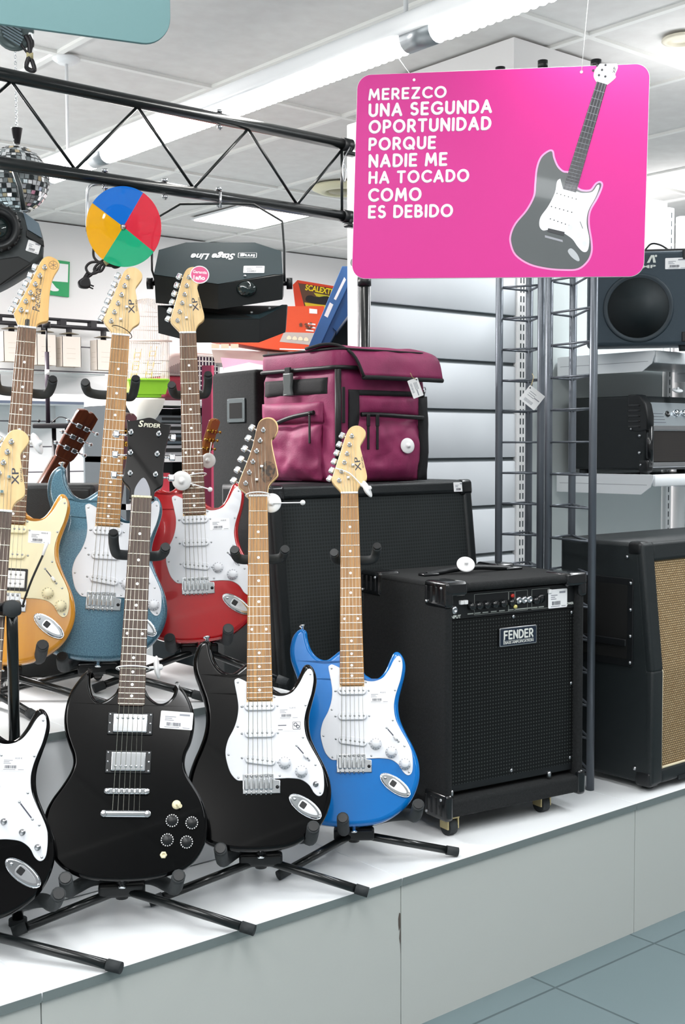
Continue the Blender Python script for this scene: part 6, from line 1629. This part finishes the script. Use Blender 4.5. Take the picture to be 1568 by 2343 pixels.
part('yellow_flash', MB().slab([loc(*q) for q in [(718, 670), (770, 680), (768, 688), (724, 678)]], .0005, .002), bpy.data.materials['yellow_green_print'], tb)
q0, q1 = loc(698, 664), loc(777, 678)
ang_ = math.degrees(math.atan2(q1[1]-q0[1], q1[0]-q0[0]))
part('box_lettering', lettering('SCALEXTRIC', width=math.hypot(q1[0]-q0[0], q1[1]-q0[1]), height=.026, bold=.03, M=T(q0[0], q0[1], .003) @ RZ(ang_)), mat('bright_yellow_print', (248, 226, 20), .5), tb)
M, b, loc = traced([(484, 800), (660, 806), (660, 832), (492, 830)], 5.25, .3)
t = thing('storage_tray', 'flat warm grey plastic tray under the orange red toy box', 'tray', M)
part('tray', b, mat('tray_grey', (190, 176, 168), .5), t); part('divider', MB().slab([loc(*q) for q in [(612, 805), (616, 805), (616, 831), (612, 831)]], -.001, .004), silv, t)
M, b, loc = traced([(505, 818), (605, 826), (605, 850), (512, 850)], 5.1, .2)
o = part('pink_box', b, mat('pale_pink_card', (236, 172, 196), .5)); o.matrix_world = M; tag(o, 'pale pink flat box between the pet carrier and the bag', 'box')
M, b, loc = traced([(512, 842), (570, 829), (606, 836), (606, 862), (512, 862)], 4.9, .2)
o = part('white_box', b, wht); o.matrix_world = M; tag(o, 'white flat box in front of the pale pink one, above the black speaker', 'box')
# leaning blue case and dark slab beside it
M, b, loc = traced([(783, 609), (803, 609), (803, 640), (722, 815), (697, 815)], 3.75, .04, .002)
bl = thing('blue_case', 'tall blue flat case leaning diagonally beside the slatwall', 'case', M)
blm = mat('blue_plastic', (56, 104, 164), .45)
part('front_rim', b, blm, bl)
part('inner_side', MB().slab([loc(*q) for q in [(803, 636), (803, 690), (738, 815), (718, 815)]], -.16, -.01), mat('deep_blue_plastic', (8, 70, 128), .45), bl)
part('inner_step', MB().slab([loc(*q) for q in [(790, 690), (803, 694), (803, 712), (770, 758), (762, 750)]], -.15, .002), bpy.data.materials['deep_blue_plastic'], bl)
part('white_sticker', MB().slab([loc(*q) for q in [(755, 692), (763, 697), (750, 727), (742, 722)]], -.001, .002), paper, bl)
lt0, lt1 = loc(766, 686), loc(790, 636)
part('case_lettering', MB().slab([loc(*q) for q in [(764, 684), (769, 687), (792, 640), (788, 634)]], -.001, .0015), paper, bl)
M, b, loc = traced([(806, 640), (806, 1920), (735, 1920), (735, 800), (770, 720)], 3.95, .03)
o = part('leaning_board', b, mat('dark_green_grey', (44, 58, 60), .6)); o.matrix_world = M; tag(o, 'dark grey board standing behind the leaning blue case', 'board')
# acoustic guitars whose heads rise behind the rear row
def acoustic(label, hp, np, d, flip, m_, tun, sc_=1.0, zst=None):
    p = D(*hp, d); q = D(*np, d+.02); y = (p-q).normalized(); n = toC(p); n = (n-y*n.dot(y)).normalized(); n.rotate(Matrix.Rotation(math.radians(flip), 3, y)); x = y.cross(n)
    M = frame(p, x, y, n) @ Matrix.Diagonal((sc_, sc_, sc_, 1))
    g = thing('acoustic_guitar', label, 'guitar', M, 'acoustic guitars behind the rear row')
    part('headstock', MB().slab(cat([(-.026, -.17), (-.026, -.17), (-.036, -.14), (-.038, -.02), (-.036, -.004), (-.036, -.004), (-.012, .006), (0, 0), (.012, .006), (.036, -.004), (.036, -.004), (.038, -.02), (.036, -.14), (.026, -.17), (.026, -.17)], 3), -.016, 0, .002), m_, g)
    part('neck', MB().slab([(-.026, -.165), (.026, -.165), (.032, -.55), (-.032, -.55)], -.024, -.002, .004, .008), m_, g)
    part('fretboard', MB().box(-.026, .026, -.55, -.18, -.03, -.022), rosed, g)
    part('body', MB().slab(cat([(-.05, -.50), (.05, -.50), (.13, -.54), (.14, -.62), (.115, -.70), (.17, -.80), (.18, -.90), (.10, -.97), (-.10, -.97), (-.18, -.90), (-.17, -.80), (-.115, -.70), (-.14, -.62), (-.13, -.54)], 5), -.10, -.012, .004), m_, g)
    for k_ in range(3):
        for s_ in (-1, 1):
            b_ = MB().rbox(s_*.014-.010, s_*.014+.010, -.05-.04*k_-.008, -.05-.04*k_+.008, 0, .012, .003, steps=1).tube([(s_*.02, -.05-.04*k_, .006), (s_*.05, -.05-.04*k_, .006)], .0025, 6)
            pg_ = part('tuning_peg', b_, tun, g); part('tuner_button', MB().ball((s_*.055, -.05-.04*k_, .006), .009, 10, 6, sc=(1, .8, .5)), tun, pg_)
    if zst is not None:
        e = M @ Vector((0, -.97, -.055)); st = thing('guitar_stand', 'small black stand holding the '+label[:label.index(' guitar')]+' guitar', 'guitar stand', T(e.x, e.y, zst))
        part('pole', MB().tube([(0, 0, .01), (0, 0, e.z-zst-.012)], .012, 12), blk_metal, st); part('base', MB().lathe([(.14, 0), (.14, .01), (.02, .02), (0, .02)], 24), blk_metal, st)
        part('cradle', MB().tube([M @ Vector((-.12, -.972, -.055))-Vector((e.x, e.y, zst)), M @ Vector((.12, -.972, -.055))-Vector((e.x, e.y, zst))], .012, 10), rubber, st)
    return g
acoustic('reddish brown acoustic guitar with chrome tuners, its head seen from behind', (205, 946), (112, 1110), 4.05, 28, acoust, chrome, 1.05, 0)
acoustic('dark brown acoustic guitar with gold tuners behind the steel blue guitar neck', (301, 950), (274, 1130), 4.1, 60, mat('dark_brown_lacquer', (58, 32, 22), .3, coat=.6), gold, 1.1, 0)
acoustic('small honey brown acoustic guitar peeping out behind the red guitar neck', (496, 962), (455, 1090), 3.2, 62, mat('honey_lacquer', (150, 86, 30), .3, coat=.6), gold, .60)
